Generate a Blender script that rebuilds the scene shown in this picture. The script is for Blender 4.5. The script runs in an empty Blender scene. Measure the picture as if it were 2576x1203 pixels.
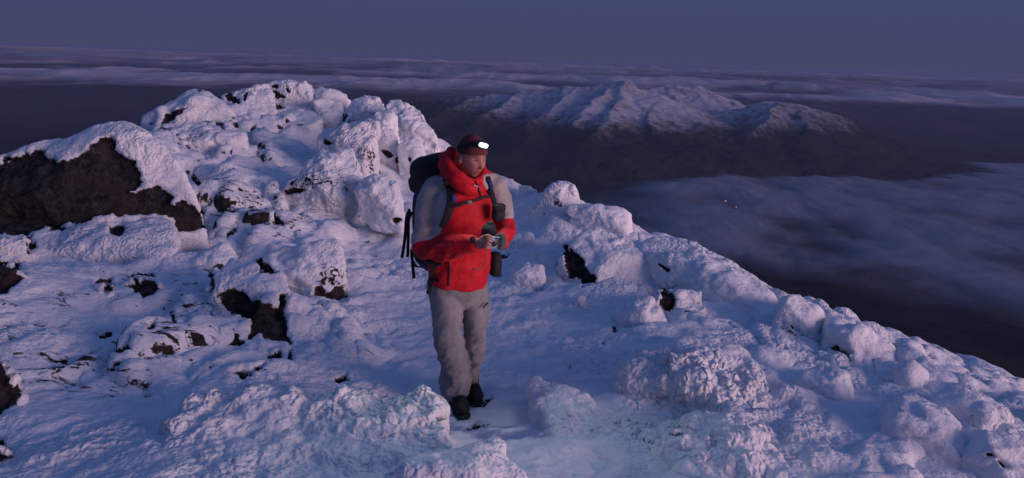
import bpy, bmesh, math, random
import numpy as np
from mathutils import Vector, Matrix
random.seed(5)
rng = np.random.default_rng(7)
C = bpy.context.scene.collection
SC = bpy.context.scene

# ------------------------------------------------------------------ camera
FPX = 2022.0                      # focal length in 2576-wide picture units
PITCH = math.radians(12.6); ROLL = math.radians(1.9)
CAM = np.array([0.0, 0.0, 2.23])
Fw = np.array([0, math.cos(PITCH), -math.sin(PITCH)])
U0 = np.array([0, math.sin(PITCH), math.cos(PITCH)]); R0 = np.array([1.0, 0, 0])
Rt = math.cos(ROLL)*R0 + math.sin(ROLL)*U0
Up = math.cos(ROLL)*U0 - math.sin(ROLL)*R0
cd = bpy.data.cameras.new('camera'); cam = bpy.data.objects.new('camera', cd); C.objects.link(cam)
cam.matrix_world = Matrix(((Rt[0], Up[0], -Fw[0], CAM[0]), (Rt[1], Up[1], -Fw[1], CAM[1]), (Rt[2], Up[2], -Fw[2], CAM[2]), (0, 0, 0, 1)))
cd.sensor_width = 36; cd.lens = 36*FPX/2576; cd.clip_start = 0.05; cd.clip_end = 200000
SC.camera = cam

# ------------------------------------------------------------------ light
def nodes(nt):
    return nt.nodes, nt.links
W = bpy.data.worlds.new('World'); SC.world = W; W.use_nodes = True
N, L = nodes(W.node_tree)
bg = N['Background']; bg.inputs[1].default_value = 1.0
geo = N.new('ShaderNodeNewGeometry')          # direction of the sky point
sep = N.new('ShaderNodeSeparateXYZ'); L.new(geo.outputs['Incoming'], sep.inputs[0])
rampz = N.new('ShaderNodeValToRGB')
mz = N.new('ShaderNodeMath'); mz.operation = 'MULTIPLY_ADD'; mz.inputs[1].default_value = -0.5; mz.inputs[2].default_value = 0.5
L.new(sep.outputs['Z'], mz.inputs[0]); L.new(mz.outputs[0], rampz.inputs[0])
def lin(r, g, b):
    f = lambda c: (c/255/12.92 if c/255 <= 0.04045 else ((c/255+0.055)/1.055)**2.4)
    return (f(r), f(g), f(b), 1)
cr = rampz.color_ramp
cr.elements[0].position = 0.0; cr.elements[0].color = lin(40, 42, 66)
cr.elements[1].position = 1.0; cr.elements[1].color = lin(50, 90, 154)
for p, c in ((0.497, lin(68, 70, 103)), (0.515, lin(67, 69, 105)), (0.56, lin(64, 73, 111)), (0.75, lin(56, 81, 130))):
    e = cr.elements.new(p); e.color = c
# soft pink twilight glow low in the sky behind the photographer
SUN_AZ = math.radians(62); SUN_EL = math.radians(2.2)
sdir = np.array([math.sin(SUN_AZ)*math.cos(SUN_EL), -math.cos(SUN_AZ)*math.cos(SUN_EL), math.sin(SUN_EL)])
dot = N.new('ShaderNodeVectorMath'); dot.operation = 'DOT_PRODUCT'; L.new(geo.outputs['Incoming'], dot.inputs[0]); dot.inputs[1].default_value = tuple(-sdir)
mr = N.new('ShaderNodeMapRange'); mr.interpolation_type = 'SMOOTHSTEP'
L.new(dot.outputs['Value'], mr.inputs['Value']); mr.inputs['From Min'].default_value = 0.1; mr.inputs['From Max'].default_value = 1.0
mx = N.new('ShaderNodeMix'); mx.data_type = 'RGBA'; mx.blend_type = 'ADD'
L.new(mr.outputs[0], mx.inputs[0]); L.new(rampz.outputs[0], mx.inputs[6]); mx.inputs[7].default_value = (0.09, 0.045, 0.055, 1)
L.new(mx.outputs[2], bg.inputs[0])
sl = bpy.data.lights.new('twilight_sun', 'SUN'); sl.energy = 3.2; sl.angle = math.radians(36); sl.color = (1.0, 0.665, 0.70)
so = bpy.data.objects.new('twilight_sun', sl); C.objects.link(so)
so.rotation_euler = Vector(tuple(sdir)).to_track_quat('Z', 'Y').to_euler()
SC.view_settings.view_transform = 'Standard'; SC.view_settings.look = 'None'
SC.view_settings.exposure = 0; SC.view_settings.gamma = 1
SC.cycles.use_denoising = True
SC.cycles.max_bounces = 6; SC.cycles.diffuse_bounces = 3; SC.cycles.transparent_max_bounces = 16; SC.cycles.volume_bounces = 0

# ------------------------------------------------------------------ numeric helpers
def ray(u, v):
    u = np.asarray(u, float)[..., None]; v = np.asarray(v, float)[..., None]
    return Fw + Rt*((u-1288)/FPX) - Up*((v-601.5)/FPX)
def P(u, v, Y):
    """world point seen at (u,v) whose distance along the view's ground direction is Y"""
    r = ray(u, v); return CAM + r*(np.asarray(Y, float)[..., None]/r[..., 1:2])
def proj(p):
    q = p-CAM; z = q@Fw; z = np.where(np.abs(z) < 1e-6, 1e-6, z)
    return 1288+FPX*(q@Rt)/z, 601.5-FPX*(q@Up)/z, z
_perm = np.random.default_rng(11).integers(0, 2**31, 4096)
def _h(i, j, k, s=0):
    i = i.astype(np.int64); j = j.astype(np.int64); k = k.astype(np.int64)
    a = _perm[(i+s*17) & 4095]; a = _perm[(a+j) & 4095]; return _perm[(a+k) & 4095]
_g = rng.normal(size=(64, 3)); _g /= np.linalg.norm(_g, axis=1)[:, None]
def perlin(p, s=0):
    f = np.floor(p); d = p-f; w = d*d*d*(d*(d*6-15)+10); out = 0
    for a in (0, 1):
        for b in (0, 1):
            for c in (0, 1):
                g = _g[_h(f[:, 0]+a, f[:, 1]+b, f[:, 2]+c, s) & 63]
                v = (g*(d-np.array([a, b, c]))).sum(1)
                out = out+v*(w[:, 0] if a else 1-w[:, 0])*(w[:, 1] if b else 1-w[:, 1])*(w[:, 2] if c else 1-w[:, 2])
    return out*1.6
def fbm(p, o=4, s=0, g=0.5):
    t = 0; a = 1.0; n = 0
    for i in range(o):
        t = t+a*perlin(p*2**i, s+i); n += a; a *= g
    return t/n
def ridged(p, o=4, s=0):
    t = 0; a = 1.0; n = 0
    for i in range(o):
        t = t+a*(1-np.abs(perlin(p*2**i, s+i))*1.6); n += a; a *= 0.5
    return t/n
def worley(p, s=0):
    f = np.floor(p); d = p-f; best = np.full(len(p), 9.0)
    for a in (-1, 0, 1):
        for b in (-1, 0, 1):
            for c in (-1, 0, 1):
                h = _h(f[:, 0]+a, f[:, 1]+b, f[:, 2]+c, s)
                q = np.stack([(h & 255)/255., ((h >> 8) & 255)/255., ((h >> 16) & 255)/255.], 1)+np.array([a, b, c])-d
                best = np.minimum(best, (q*q).sum(1))
    return np.sqrt(best)
def blocks(p, s=0, k=14.0):
    """random step per cell with narrow transitions: split, blocky stone"""
    f = np.floor(p); d = p-f; W_ = 1e-12; H_ = 0
    for a in (-1, 0, 1):
        for b in (-1, 0, 1):
            for c in (-1, 0, 1):
                h = _h(f[:, 0]+a, f[:, 1]+b, f[:, 2]+c, s)
                q = np.stack([(h & 255)/255., ((h >> 8) & 255)/255., ((h >> 16) & 255)/255.], 1)+np.array([a, b, c])-d
                w = np.exp(-k*(q*q).sum(1)); H_ = H_+w*(((h >> 24) & 63)/63.-0.5); W_ = W_+w
    return H_/W_
def sstep(a, b, x):
    t = np.clip((x-a)/(b-a), 0, 1); return t*t*(3-2*t)
def poly_sd(px, py, poly):
    """signed distance to a polygon, positive inside; also the nearest boundary point"""
    P_ = np.asarray(poly, float); n = len(P_); best = np.full(px.shape, 1e18); ins = np.zeros(px.shape, bool)
    bx = px.copy(); by = py.copy()
    for i in range(n):
        x0, y0 = P_[i]; x1, y1 = P_[(i+1) % n]
        dx, dy = x1-x0, y1-y0
        t = np.clip(((px-x0)*dx+(py-y0)*dy)/(dx*dx+dy*dy+1e-12), 0, 1)
        cx = x0+t*dx; cy = y0+t*dy; dd = (px-cx)**2+(py-cy)**2
        m = dd < best; best = np.where(m, dd, best); bx = np.where(m, cx, bx); by = np.where(m, cy, by)
        c = (y0 > py) != (y1 > py)
        with np.errstate(divide='ignore', invalid='ignore'):
            ins ^= c & (px < (x1-x0)*(py-y0)/(y1-y0+1e-30)+x0)
    return np.where(ins, 1, -1)*np.sqrt(best), bx, by

def tag(o, label=None, cat=None, group=None, kind=None):
    for k, v in (('label', label), ('category', cat), ('group', group), ('kind', kind)):
        if v: o[k] = v
    return o
def np_mesh(name, verts, faces, mat, smooth=True, attrs=None, parent=None):
    me = bpy.data.meshes.new(name)
    verts = np.asarray(verts, np.float32); faces = np.asarray(faces, np.int32)
    k = faces.shape[1]
    me.vertices.add(len(verts)); me.vertices.foreach_set('co', verts.ravel())
    me.loops.add(faces.size); me.loops.foreach_set('vertex_index', faces.ravel())
    me.polygons.add(len(faces)); me.polygons.foreach_set('loop_start', np.arange(0, faces.size, k, dtype=np.int32))
    me.polygons.foreach_set('use_smooth', np.full(len(faces), smooth))
    me.update(calc_edges=True)
    for an, av in (attrs or {}).items():
        a = me.attributes.new(an, 'FLOAT', 'POINT'); a.data.foreach_set('value', np.asarray(av, np.float32))
    if mat: me.materials.append(mat)
    o = bpy.data.objects.new(name, me); C.objects.link(o)
    if parent: o.parent = parent
    return o
def grid_faces(nu, nv):
    i = np.arange(nu-1)[:, None]*nv+np.arange(nv-1)[None, :]; i = i.ravel()
    return np.stack([i, i+nv, i+nv+1, i+1], 1)
def normals(verts, faces):
    n = np.zeros_like(verts); a = verts[faces[:, 0]]
    for t in range(1, faces.shape[1]-1):
        c = np.cross(verts[faces[:, t]]-a, verts[faces[:, t+1]]-a)
        for q in (0, t, t+1):
            for x in range(3): n[:, x] += np.bincount(faces[:, q], c[:, x], len(verts))
    return n/(np.linalg.norm(n, axis=1)[:, None]+1e-12)

# picture-reading frames used when tracing (each a crop of the photograph)
def z3(a, b): return a*0.3624, 167.7+b*0.3624
def z4(a, b): return 335.4+a*0.3178, 187.8+b*0.3178
def z5(a, b): return a*0.5257, 570.2+b*0.5257
def z6(a, b): return 1207.4+a*0.3904, 402.5+b*0.3904
def z7(a, b): return 1341.6+a*0.4791, 737.9+b*0.4791

# ------------------------------------------------------------------ materials
def mat_new(name):
    m = bpy.data.materials.new(name); m.use_nodes = True
    return m, m.node_tree.nodes, m.node_tree.links
def mth(N, L, op, a, b=None, c=None, clamp=False):
    n = N.new('ShaderNodeMath'); n.operation = op; n.use_clamp = clamp
    for i, x in enumerate((a, b, c)):
        if x is None: continue
        if isinstance(x, (int, float)): n.inputs[i].default_value = x
        else: L.new(x, n.inputs[i])
    return n.outputs[0]
def noise_n(N, L, vec, scale, detail=4, rough=0.55, dist=0.0):
    n = N.new('ShaderNodeTexNoise'); n.inputs['Scale'].default_value = scale; n.inputs['Detail'].default_value = detail
    n.inputs['Roughness'].default_value = rough; n.inputs['Distortion'].default_value = dist
    L.new(vec, n.inputs['Vector']); return n.outputs['Fac']
def smooth_n(N, L, v, a, b, lo=0.0, hi=1.0):
    n = N.new('ShaderNodeMapRange'); n.interpolation_type = 'SMOOTHSTEP'
    L.new(v, n.inputs['Value'])
    for k, x in (('From Min', a), ('From Max', b), ('To Min', lo), ('To Max', hi)): n.inputs[k].default_value = x
    return n.outputs[0]
def attr_n(N, name):
    n = N.new('ShaderNodeAttribute'); n.attribute_name = name; return n.outputs['Fac']
def mixc(N, L, f, a, b):
    n = N.new('ShaderNodeMix'); n.data_type = 'RGBA'
    for i, x in ((0, f), (6, a), (7, b)):
        if isinstance(x, (int, float)): n.inputs[i].default_value = x
        elif isinstance(x, tuple): n.inputs[i].default_value = x if len(x) == 4 else (*x, 1)
        else: L.new(x, n.inputs[i])
    return n.outputs[2]
def snow_rock_material(name, rime=1.0, rock=(0.033, 0.029, 0.029)):
    m, N, L = mat_new(name)
    bs = N['Principled BSDF']; tc = N.new('ShaderNodeTexCoord').outputs['Object']
    fine = noise_n(N, L, tc, 38, 5, 0.65)
    mid = noise_n(N, L, tc, 9, 4, 0.6)
    mp = N.new('ShaderNodeMapping'); L.new(tc, mp.inputs[0]); mp.inputs['Rotation'].default_value = (0, 0.3, math.radians(-38)); mp.inputs['Scale'].default_value = (2.6, 7.5, 9)
    st = noise_n(N, L, mp.outputs[0], 1.0, 5, 0.62, 0.4)
    mp2 = N.new('ShaderNodeMapping'); L.new(tc, mp2.inputs[0]); mp2.inputs['Rotation'].default_value = (0, 0.1, math.radians(-25)); mp2.inputs['Scale'].default_value = (5, 13, 15)
    sp = noise_n(N, L, mp2.outputs[0], 1.0, 6, 0.72, 0.8)
    edge = mth(N, L, 'MULTIPLY_ADD', mth(N, L, 'ADD', fine, mid), 0.62, -0.62)
    a = mth(N, L, 'ADD', attr_n(N, 'bare'), edge)
    m1 = smooth_n(N, L, a, 0.44, 0.56)
    s2 = mth(N, L, 'MULTIPLY_ADD', attr_n(N, 'speck'), 0.30, sp)
    m2 = smooth_n(N, L, s2, 0.75, 0.785)
    pn = noise_n(N, L, tc, 30, 4, 0.62, 0.3)
    v2 = smooth_n(N, L, mth(N, L, 'ADD', mth(N, L, 'MULTIPLY', attr_n(N, 'pitted'), 0.30), mth(N, L, 'MULTIPLY_ADD', mid, 0.25, mth(N, L, 'MULTIPLY', pn, 1.0))), 0.905, 0.945)
    mask = mth(N, L, 'MAXIMUM', mth(N, L, 'MAXIMUM', m1, m2), v2)
    # rock colour: brown black gritstone with mottling, lichen and cracks
    rn = noise_n(N, L, tc, 16, 8, 0.7); rn2 = noise_n(N, L, tc, 3.2, 4, 0.6)
    c1 = mixc(N, L, smooth_n(N, L, rn, 0.35, 0.7), tuple(x*0.25 for x in rock), tuple(x*2.2 for x in rock))
    c1 = mixc(N, L, smooth_n(N, L, rn2, 0.45, 0.7), c1, (rock[0]*1.4, rock[1]*1.1, rock[2]*1.0))
    frost = smooth_n(N, L, noise_n(N, L, tc, 55, 5, 0.8), 0.60, 0.78)
    c1 = mixc(N, L, mth(N, L, 'MULTIPLY', frost, 0.30), c1, (0.6, 0.6, 0.65))
    sn = mixc(N, L, smooth_n(N, L, st, 0.3, 0.75), (0.72, 0.74, 0.78), (0.88, 0.87, 0.88))
    L.new(mixc(N, L, mask, sn, c1), bs.inputs['Base Color'])
    L.new(mixc(N, L, mask, (0.75, 0.75, 0.75), (0.9, 0.9, 0.9)), bs.inputs['Roughness'])
    bs.inputs['Specular IOR Level'].default_value = 0.25
    # relief: rime lumps, wind streaks, grain and the step down to bare rock
    vo = N.new('ShaderNodeTexVoronoi'); vo.feature = 'SMOOTH_F1'; vo.inputs['Scale'].default_value = 30; vo.inputs['Smoothness'].default_value = 0.4; vo.inputs['Randomness'].default_value = 1
    dv = N.new('ShaderNodeVectorMath'); dv.operation = 'MULTIPLY_ADD'; L.new(tc, dv.inputs[0]); dv.inputs[1].default_value = (1, 1, 1)
    nc = N.new('ShaderNodeTexNoise'); nc.inputs['Scale'].default_value = 11; nc.inputs['Detail'].default_value = 2; L.new(tc, nc.inputs['Vector'])
    sc = N.new('ShaderNodeVectorMath'); sc.operation = 'SCALE'; L.new(nc.outputs['Color'], sc.inputs[0]); sc.inputs['Scale'].default_value = 0.08; L.new(sc.outputs[0], dv.inputs[2])
    L.new(dv.outputs[0], vo.inputs['Vector'])
    lump = mth(N, L, 'MULTIPLY', mth(N, L, 'SUBTRACT', 0.7, vo.outputs['Distance']), mth(N, L, 'MULTIPLY', attr_n(N, 'rime'), 0.022*rime))
    hgt = mth(N, L, 'ADD', lump, mth(N, L, 'MULTIPLY', st, 0.035))
    hgt = mth(N, L, 'MULTIPLY_ADD', fine, 0.010, hgt)
    hgt = mth(N, L, 'MULTIPLY_ADD', mid, 0.018, hgt)
    hgt = mth(N, L, 'MULTIPLY_ADD', mask, -0.03, hgt)
    hgt = mth(N, L, 'MULTIPLY_ADD', mth(N, L, 'MULTIPLY', rn, mask), 0.05, hgt)
    bp = N.new('ShaderNodeBump'); bp.inputs['Strength'].default_value = 1.0; bp.inputs['Distance'].default_value = 1.0
    L.new(hgt, bp.inputs['Height']); L.new(bp.outputs[0], bs.inputs['Normal'])
    return m
M_SNOW = snow_rock_material('rimed_rock')

# ------------------------------------------------------------------ the ridge: control points (u, v, Y) read on the ground
GP = [(-500,1203,3.7),(0,1203,3.6),(300,1203,3.5),(600,1203,3.45),(900,1203,3.5),(1200,1203,3.65),(1500,1203,3.65),(1800,1203,3.7),(2100,1203,3.9),(2400,1203,4.1),(2700,1203,4.2),
 (0,1050,4.35),(300,1050,4.25),(600,1040,4.25),(1000,1060,4.5),(1180,1050,4.75),(1300,1040,4.85),(1700,1090,4.3),(2050,1080,4.6),(2300,1100,4.8),(2576,1100,4.9),
 (0,950,4.95),(300,950,4.95),(600,930,5.1),(900,930,5.4),(1050,950,5.4),(1400,950,5.3),(1550,1000,4.9),(1900,1020,4.95),(2200,1000,5.4),(2576,1020,5.6),
 (0,850,5.2),(300,850,5.5),(600,840,5.9),(850,850,6.1),(1000,850,6.3),(1350,850,6.3),(1500,840,6.4),(1900,900,5.8),(2150,920,6.2),
 (0,740,6.1),(300,740,6.5),(600,740,6.9),(780,750,7.1),(950,740,7.5),(1300,760,7.4),(1500,740,7.6),(1700,780,7.1),(1950,830,7.0),
 (100,640,7.2),(450,640,7.8),(620,640,8.2),(900,640,8.8),(1320,640,9.0),(1500,680,8.4),(1800,720,8.2),
 (600,540,9.6),(800,560,9.8),(1000,560,10.2),(1300,560,10.3),(1450,600,9.8),
 (550,440,11.4),(750,440,11.8),(950,470,11.8),(1020,440,12.4),(1250,500,11.5),
 (450,360,13),(650,360,13.6),(850,370,13.6),(1000,400,13.4),(500,320,14.6),(700,290,16),(850,290,16),(980,320,15.6),(760,250,18)]
CREST = [(-350,560,8.6),(-60,470,9.4),(150,420,10.0),(330,400,11.0),(440,330,13.6),(600,270,17),(740,235,18.5),(880,240,18),(1000,290,16.6),(1075,360,14.8),(1150,420,13.2),(1250,455,12.0),(1400,520,11.0),(1590,590,10.0),(1750,640,9.4),(1900,735,8.8),(2080,815,8.1),(2250,890,7.6),(2400,925,7.5),(2576,985,7.1),(2800,1080,6.3)]
GPu, GPv, GPy = (np.array(x, float) for x in zip(*(GP+[(a, b+6, c) for a, b, c in CREST])))
GPw = P(GPu, GPv, GPy)
_cx = GPw[:, :2]; _D = np.linalg.norm(_cx[:, None]-_cx[None], axis=2)
_A = np.block([[_D+0.25*np.eye(len(_cx))*-1, np.c_[np.ones(len(_cx)), _cx]], [np.r_[[np.ones(len(_cx))], _cx.T], np.zeros((3, 3))]])
_w = np.linalg.solve(_A, np.r_[GPw[:, 2], 0, 0, 0])
_c = P(*(np.array(x, float) for x in zip(*CREST)))[:, :2]
RIDGE = [(-7.5, 5.5)]+[tuple(x) for x in _c]+[(6.5, 3.0), (7.5, -3), (-9, -3)]
def base_h(x, y):
    sd, bx, by = poly_sd(x, y, RIDGE)
    out = sd < 0
    qx = np.where(out, bx, x); qy = np.where(out, by, y)
    z = np.empty(len(x))
    for s in range(0, len(x), 60000):
        q = np.stack([qx[s:s+60000], qy[s:s+60000]], 1)
        d = np.linalg.norm(q[:, None]-_cx[None], axis=2)
        z[s:s+60000] = d@_w[:-3]+_w[-3]+q@_w[-2:]
    d = np.maximum(-sd, 0)
    z -= np.where(d < 4, 0.85*d, 3.4+0.5*(d-4))
    return z
def ground_hit(u, v, lo=2.5, hi=30):
    Y = np.linspace(lo, hi, 500); p = P(np.full(500, u), np.full(500, v), Y)
    m = p[:, 2] < base_h(p[:, 0], p[:, 1]); i = np.argmax(m) if m.any() else 499
    return Y[i]

# ------------------------------------------------------------------ bare rock patches, traced where the rime has not covered the stone
def pz(z, s): return [z(*p) for p in s]
BARE = [
 (pz(z3, [(-60,640),(0,650),(125,612),(145,640),(175,585),(210,610),(235,565),(330,605),(440,665),(560,590),(720,490),(780,490),(800,560),(815,600),(850,610),(920,660),(980,740),(1000,800),(900,870),(915,885),(990,865),(1090,838),(1160,850),(1190,900),(1160,965),(1200,970),(1270,905),(1320,960),(1390,990),(1440,1135),(1225,1140),(1190,1050),(1050,1020),(850,1025),(690,1025),(610,1085),(440,1110),(180,1200),(-60,1200)]), 6.5, 10),
 (pz(z4, [(228,345),(270,300),(310,272),(400,270),(380,310),(330,350),(285,395),(215,438)]), 11, 16),
 (pz(z4, [(495,118),(525,110),(555,125),(530,136)]), 11, 17),
 (pz(z4, [(725,168),(780,152),(835,195),(850,215),(835,245),(780,222)]), 12, 19),
 (pz(z4, [(882,155),(905,150),(885,210),(868,200)]), 12, 19), (pz(z4, [(1080,88),(1115,78),(1142,85),(1138,108),(1090,102)]), 12, 19),
 (pz(z4, [(1106,128),(1150,135),(1208,182),(1190,192),(1110,188)]), 12, 19), (pz(z4, [(1215,88),(1243,140),(1228,148),(1205,128)]), 12, 19),
 (pz(z4, [(575,400),(635,355),(640,370),(600,398)]), 9, 18), (pz(z4, [(640,362),(700,385),(712,425),(660,405)]), 9, 18), (pz(z4, [(775,392),(830,390),(835,425),(775,430)]), 9, 18),
 (pz(z4, [(775,330),(825,335),(830,350),(790,350)]), 9, 18), (pz(z4, [(880,460),(965,420),(970,438),(900,462)]), 9, 18),
 (pz(z4, [(1130,245),(1190,255),(1180,285),(1135,275)]), 9, 18), (pz(z4, [(1290,385),(1350,388),(1345,405),(1295,400)]), 9, 18),
 (pz(z4, [(945,545),(1035,575),(1060,612),(1045,615),(990,590)]), 8, 14), (pz(z4, [(690,625),(790,605),(770,635),(700,640)]), 8, 14), (pz(z4, [(400,575),(505,572),(460,592),(450,615)]), 8, 14),
 (pz(z4, [(330,430),(365,575),(355,590)]), 8, 15), (pz(z4, [(120,385),(195,378),(190,395),(130,400)]), 9, 16),
 (pz(z4, [(1965,600),(2010,590),(2060,640),(2040,662),(1970,635)]), 9, 16), (pz(z4, [(2170,655),(2200,655),(2195,690),(2180,690)]), 9, 16), (pz(z4, [(2075,670),(2100,650),(2098,700),(2078,700)]), 9, 16),
 (pz(z4, [(1500,505),(1590,540),(1560,565),(1500,545)]), 9, 14), (pz(z4, [(1220,865),(1290,820),(1285,850),(1240,885)]), 8, 13), (pz(z4, [(1190,930),(1270,895),(1350,900),(1385,915),(1300,935),(1200,948)]), 8, 13),
 (pz(z4, [(955,1170),(1020,1155),(1050,1190),(990,1203)]), 5, 10), (pz(z4, [(1090,1165),(1200,1160),(1210,1200),(1100,1210)]), 5, 10),
 (pz(z4, [(480,850),(530,830),(545,880),(510,900)]), 6, 12), (pz(z4, [(750,1100),(835,1090),(800,1112)]), 6, 12), (pz(z4, [(2050,1125),(2130,1135),(2125,1155),(2080,1175),(2052,1165)]), 6, 12),
 (pz(z5, [(255,-20),(330,15),(300,35),(245,40)]), 5, 9), (pz(z5, [(130,60),(175,85),(175,120),(130,125)]), 5, 9), (pz(z5, [(525,0),(580,-15),(640,25),(600,20),(560,45),(525,30)]), 5, 9),
 (pz(z5, [(835,5),(895,-5),(890,8),(845,22)]), 5, 10), (pz(z5, [(1083,40),(1135,15),(1142,28),(1090,55)]), 5, 10),
 (pz(z5, [(-60,155),(60,175),(95,185),(92,222),(130,262),(65,300),(25,345),(-60,350)]), 3, 8),
 (pz(z5, [(455,285),(530,265),(547,298),(515,315),(497,340),(483,335),(480,300)]), 4, 9),
 (pz(z5, [(563,292),(610,280),(640,242),(700,250),(735,245),(730,270),(785,290),(750,325),(700,340),(655,345),(625,312)]), 4, 9),
 (pz(z5, [(990,212),(1032,258),(1042,300),(1000,348),(1010,290)]), 4, 9),
 (pz(z5, [(1042,330),(1075,305),(1150,303),(1190,345),(1270,380),(1292,408),(1325,385),(1335,325),(1378,318),(1352,395),(1365,480),(1382,572),(1290,552),(1240,520),(1188,532),(1195,455),(1120,425),(1065,365)]), 4, 9),
 (pz(z5, [(1240,160),(1260,170),(1325,215),(1300,228),(1240,220)]), 4, 10),
 (pz(z5, [(1500,275),(1545,290),(1560,310),(1600,290),(1655,280),(1655,372),(1560,362),(1500,350)]), 4, 10),
 (pz(z5, [(-60,620),(5,640),(25,700),(55,745),(108,770),(80,830),(88,865),(0,915),(-60,920)]), 3, 6),
 (pz(z5, [(-60,1055),(20,1062),(60,1110),(25,1145),(-60,1150)]), 2.5, 5),
 (pz(z5, [(1285,640),(1335,603),(1350,640),(1300,655)]), 4, 8), (pz(z5, [(1378,605),(1395,602),(1402,670),(1375,680)]), 4, 8),
 (pz(z5, [(820,425),(832,425),(838,480),(825,480)]), 4, 8), (pz(z5, [(700,508),(740,475),(745,500),(715,512)]), 4, 8), (pz(z5, [(768,630),(830,600),(815,635),(785,640)]), 4, 8),
 (pz(z5, [(570,610),(620,580),(625,600),(580,630)]), 3.5, 8), (pz(z5, [(880,570),(912,555),(910,580),(885,585)]), 3.5, 8), (pz(z5, [(1160,545),(1180,560),(1140,570),(1085,575),(1110,555)]), 3.5, 8),
 (pz(z5, [(887,800),(950,755),(948,770),(905,802)]), 3, 8), (pz(z5, [(677,850),(715,835),(720,852),(690,860)]), 3, 8), (pz(z5, [(990,690),(1020,688),(1005,705)]), 3, 8), (pz(z5, [(1340,985),(1365,970),(1350,985)]), 3, 5),
 (pz(z5, [(1105,720),(1200,700),(1290,675),(1240,720),(1110,755)]), 3, 8), (pz(z5, [(450,535),(530,530),(535,550),(470,555)]), 3, 8),
 (pz(z6, [(532,560),(548,555),(600,600),(660,640),(700,705),(742,742),(715,818),(668,838),(610,760),(575,762)]), 7, 12),
 (pz(z6, [(1168,835),(1205,828),(1268,880),(1262,945),(1230,985),(1190,985),(1155,930)]), 5, 9),
 (pz(z6, [(1135,650),(1220,700),(1205,718),(1160,692)]), 6, 12), (pz(z6, [(400,345),(425,330),(415,355)]), 6, 13), (pz(z6, [(545,335),(600,385),(590,385)]), 6, 13),
 (pz(z6, [(140,630),(200,625),(170,655),(145,650)]), 6, 12), (pz(z6, [(850,1105),(880,1100),(878,1125),(858,1125)]), 4, 8), (pz(z6, [(610,950),(640,950),(628,962)]), 4, 8), (pz(z6, [(0,940),(45,915),(25,945)]), 4.6, 9),
 (pz(z7, [(1560,290),(1600,292),(1660,345),(1692,395),(1670,390),(1620,330)]), 5, 9),
 (pz(z7, [(2350,835),(2400,840),(2440,860),(2380,860)]), 3, 6), (pz(z7, [(2440,865),(2500,905),(2480,920)]), 3, 6),
 (pz(z7, [(355,285),(372,275),(368,292)]), 4, 8), (pz(z7, [(175,405),(200,400),(195,418)]), 3, 8),
 ([(1165,1100),(1200,1075),(1230,1085),(1210,1100),(1185,1110)], 3.5, 5.5), ([(1185,1040),(1235,1018),(1240,1026),(1215,1040)], 4, 6), ([(838,970),(868,955),(876,970),(850,975)], 3.5, 6),
 (pz(z7, [(720,765),(780,735),(810,750),(760,770)]), 3, 5),
]
PIT = [  # stone showing as dark dots between rime grains
 (pz(z4, [(1190,940),(1260,830),(1340,790),(1420,785),(1500,800),(1600,840),(1610,880),(1560,890),(1450,900),(1330,935)]), 8, 13),
 (pz(z4, [(1640,530),(1740,525),(1850,550),(1935,600),(1930,720),(1890,800),(1845,790),(1830,700),(1770,590)]), 8, 14),
 (pz(z4, [(1600,760),(1660,790),(1720,890),(1690,980),(1650,900)]), 8, 13),
 (pz(z6, [(465,240),(540,262),(590,320),(600,385),(540,340),(490,300)]), 7, 13),
 (pz(z7, [(1270,210),(1330,130),(1365,150),(1440,215),(1490,260),(1380,265),(1300,240)]), 5, 10),
 (pz(z6, [(1110,850),(1175,840),(1150,930),(1200,990),(1300,960),(1360,1010),(1330,1040),(1250,1020),(1150,960)]), 5, 9),
 (pz(z5, [(1540,190),(1650,180),(1650,290),(1600,300),(1500,280)]), 4, 10),
]
def pattern_attr(p, polys, soft=7.0):
    u, v, z = proj(p); r = np.zeros(len(p))
    Y = p[:, 1]-CAM[1]
    wob = 9*perlin(p*9.0, 40)+5*perlin(p*25.0, 41)
    for poly, y0, y1 in polys:
        a = np.array(poly); lo = a.min(0)-25; hi = a.max(0)+25
        m = (u > lo[0]) & (u < hi[0]) & (v > lo[1]) & (v < hi[1]) & (Y > y0) & (Y < y1) & (z > 0)
        if not m.any(): continue
        sd, _, _ = poly_sd(u[m], v[m], poly)
        r[m] = np.maximum(r[m], np.clip(0.5+(sd+wob[m]*min(1, (hi-lo-50).min()/40))/(2*soft), 0, 1))
    return r
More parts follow.
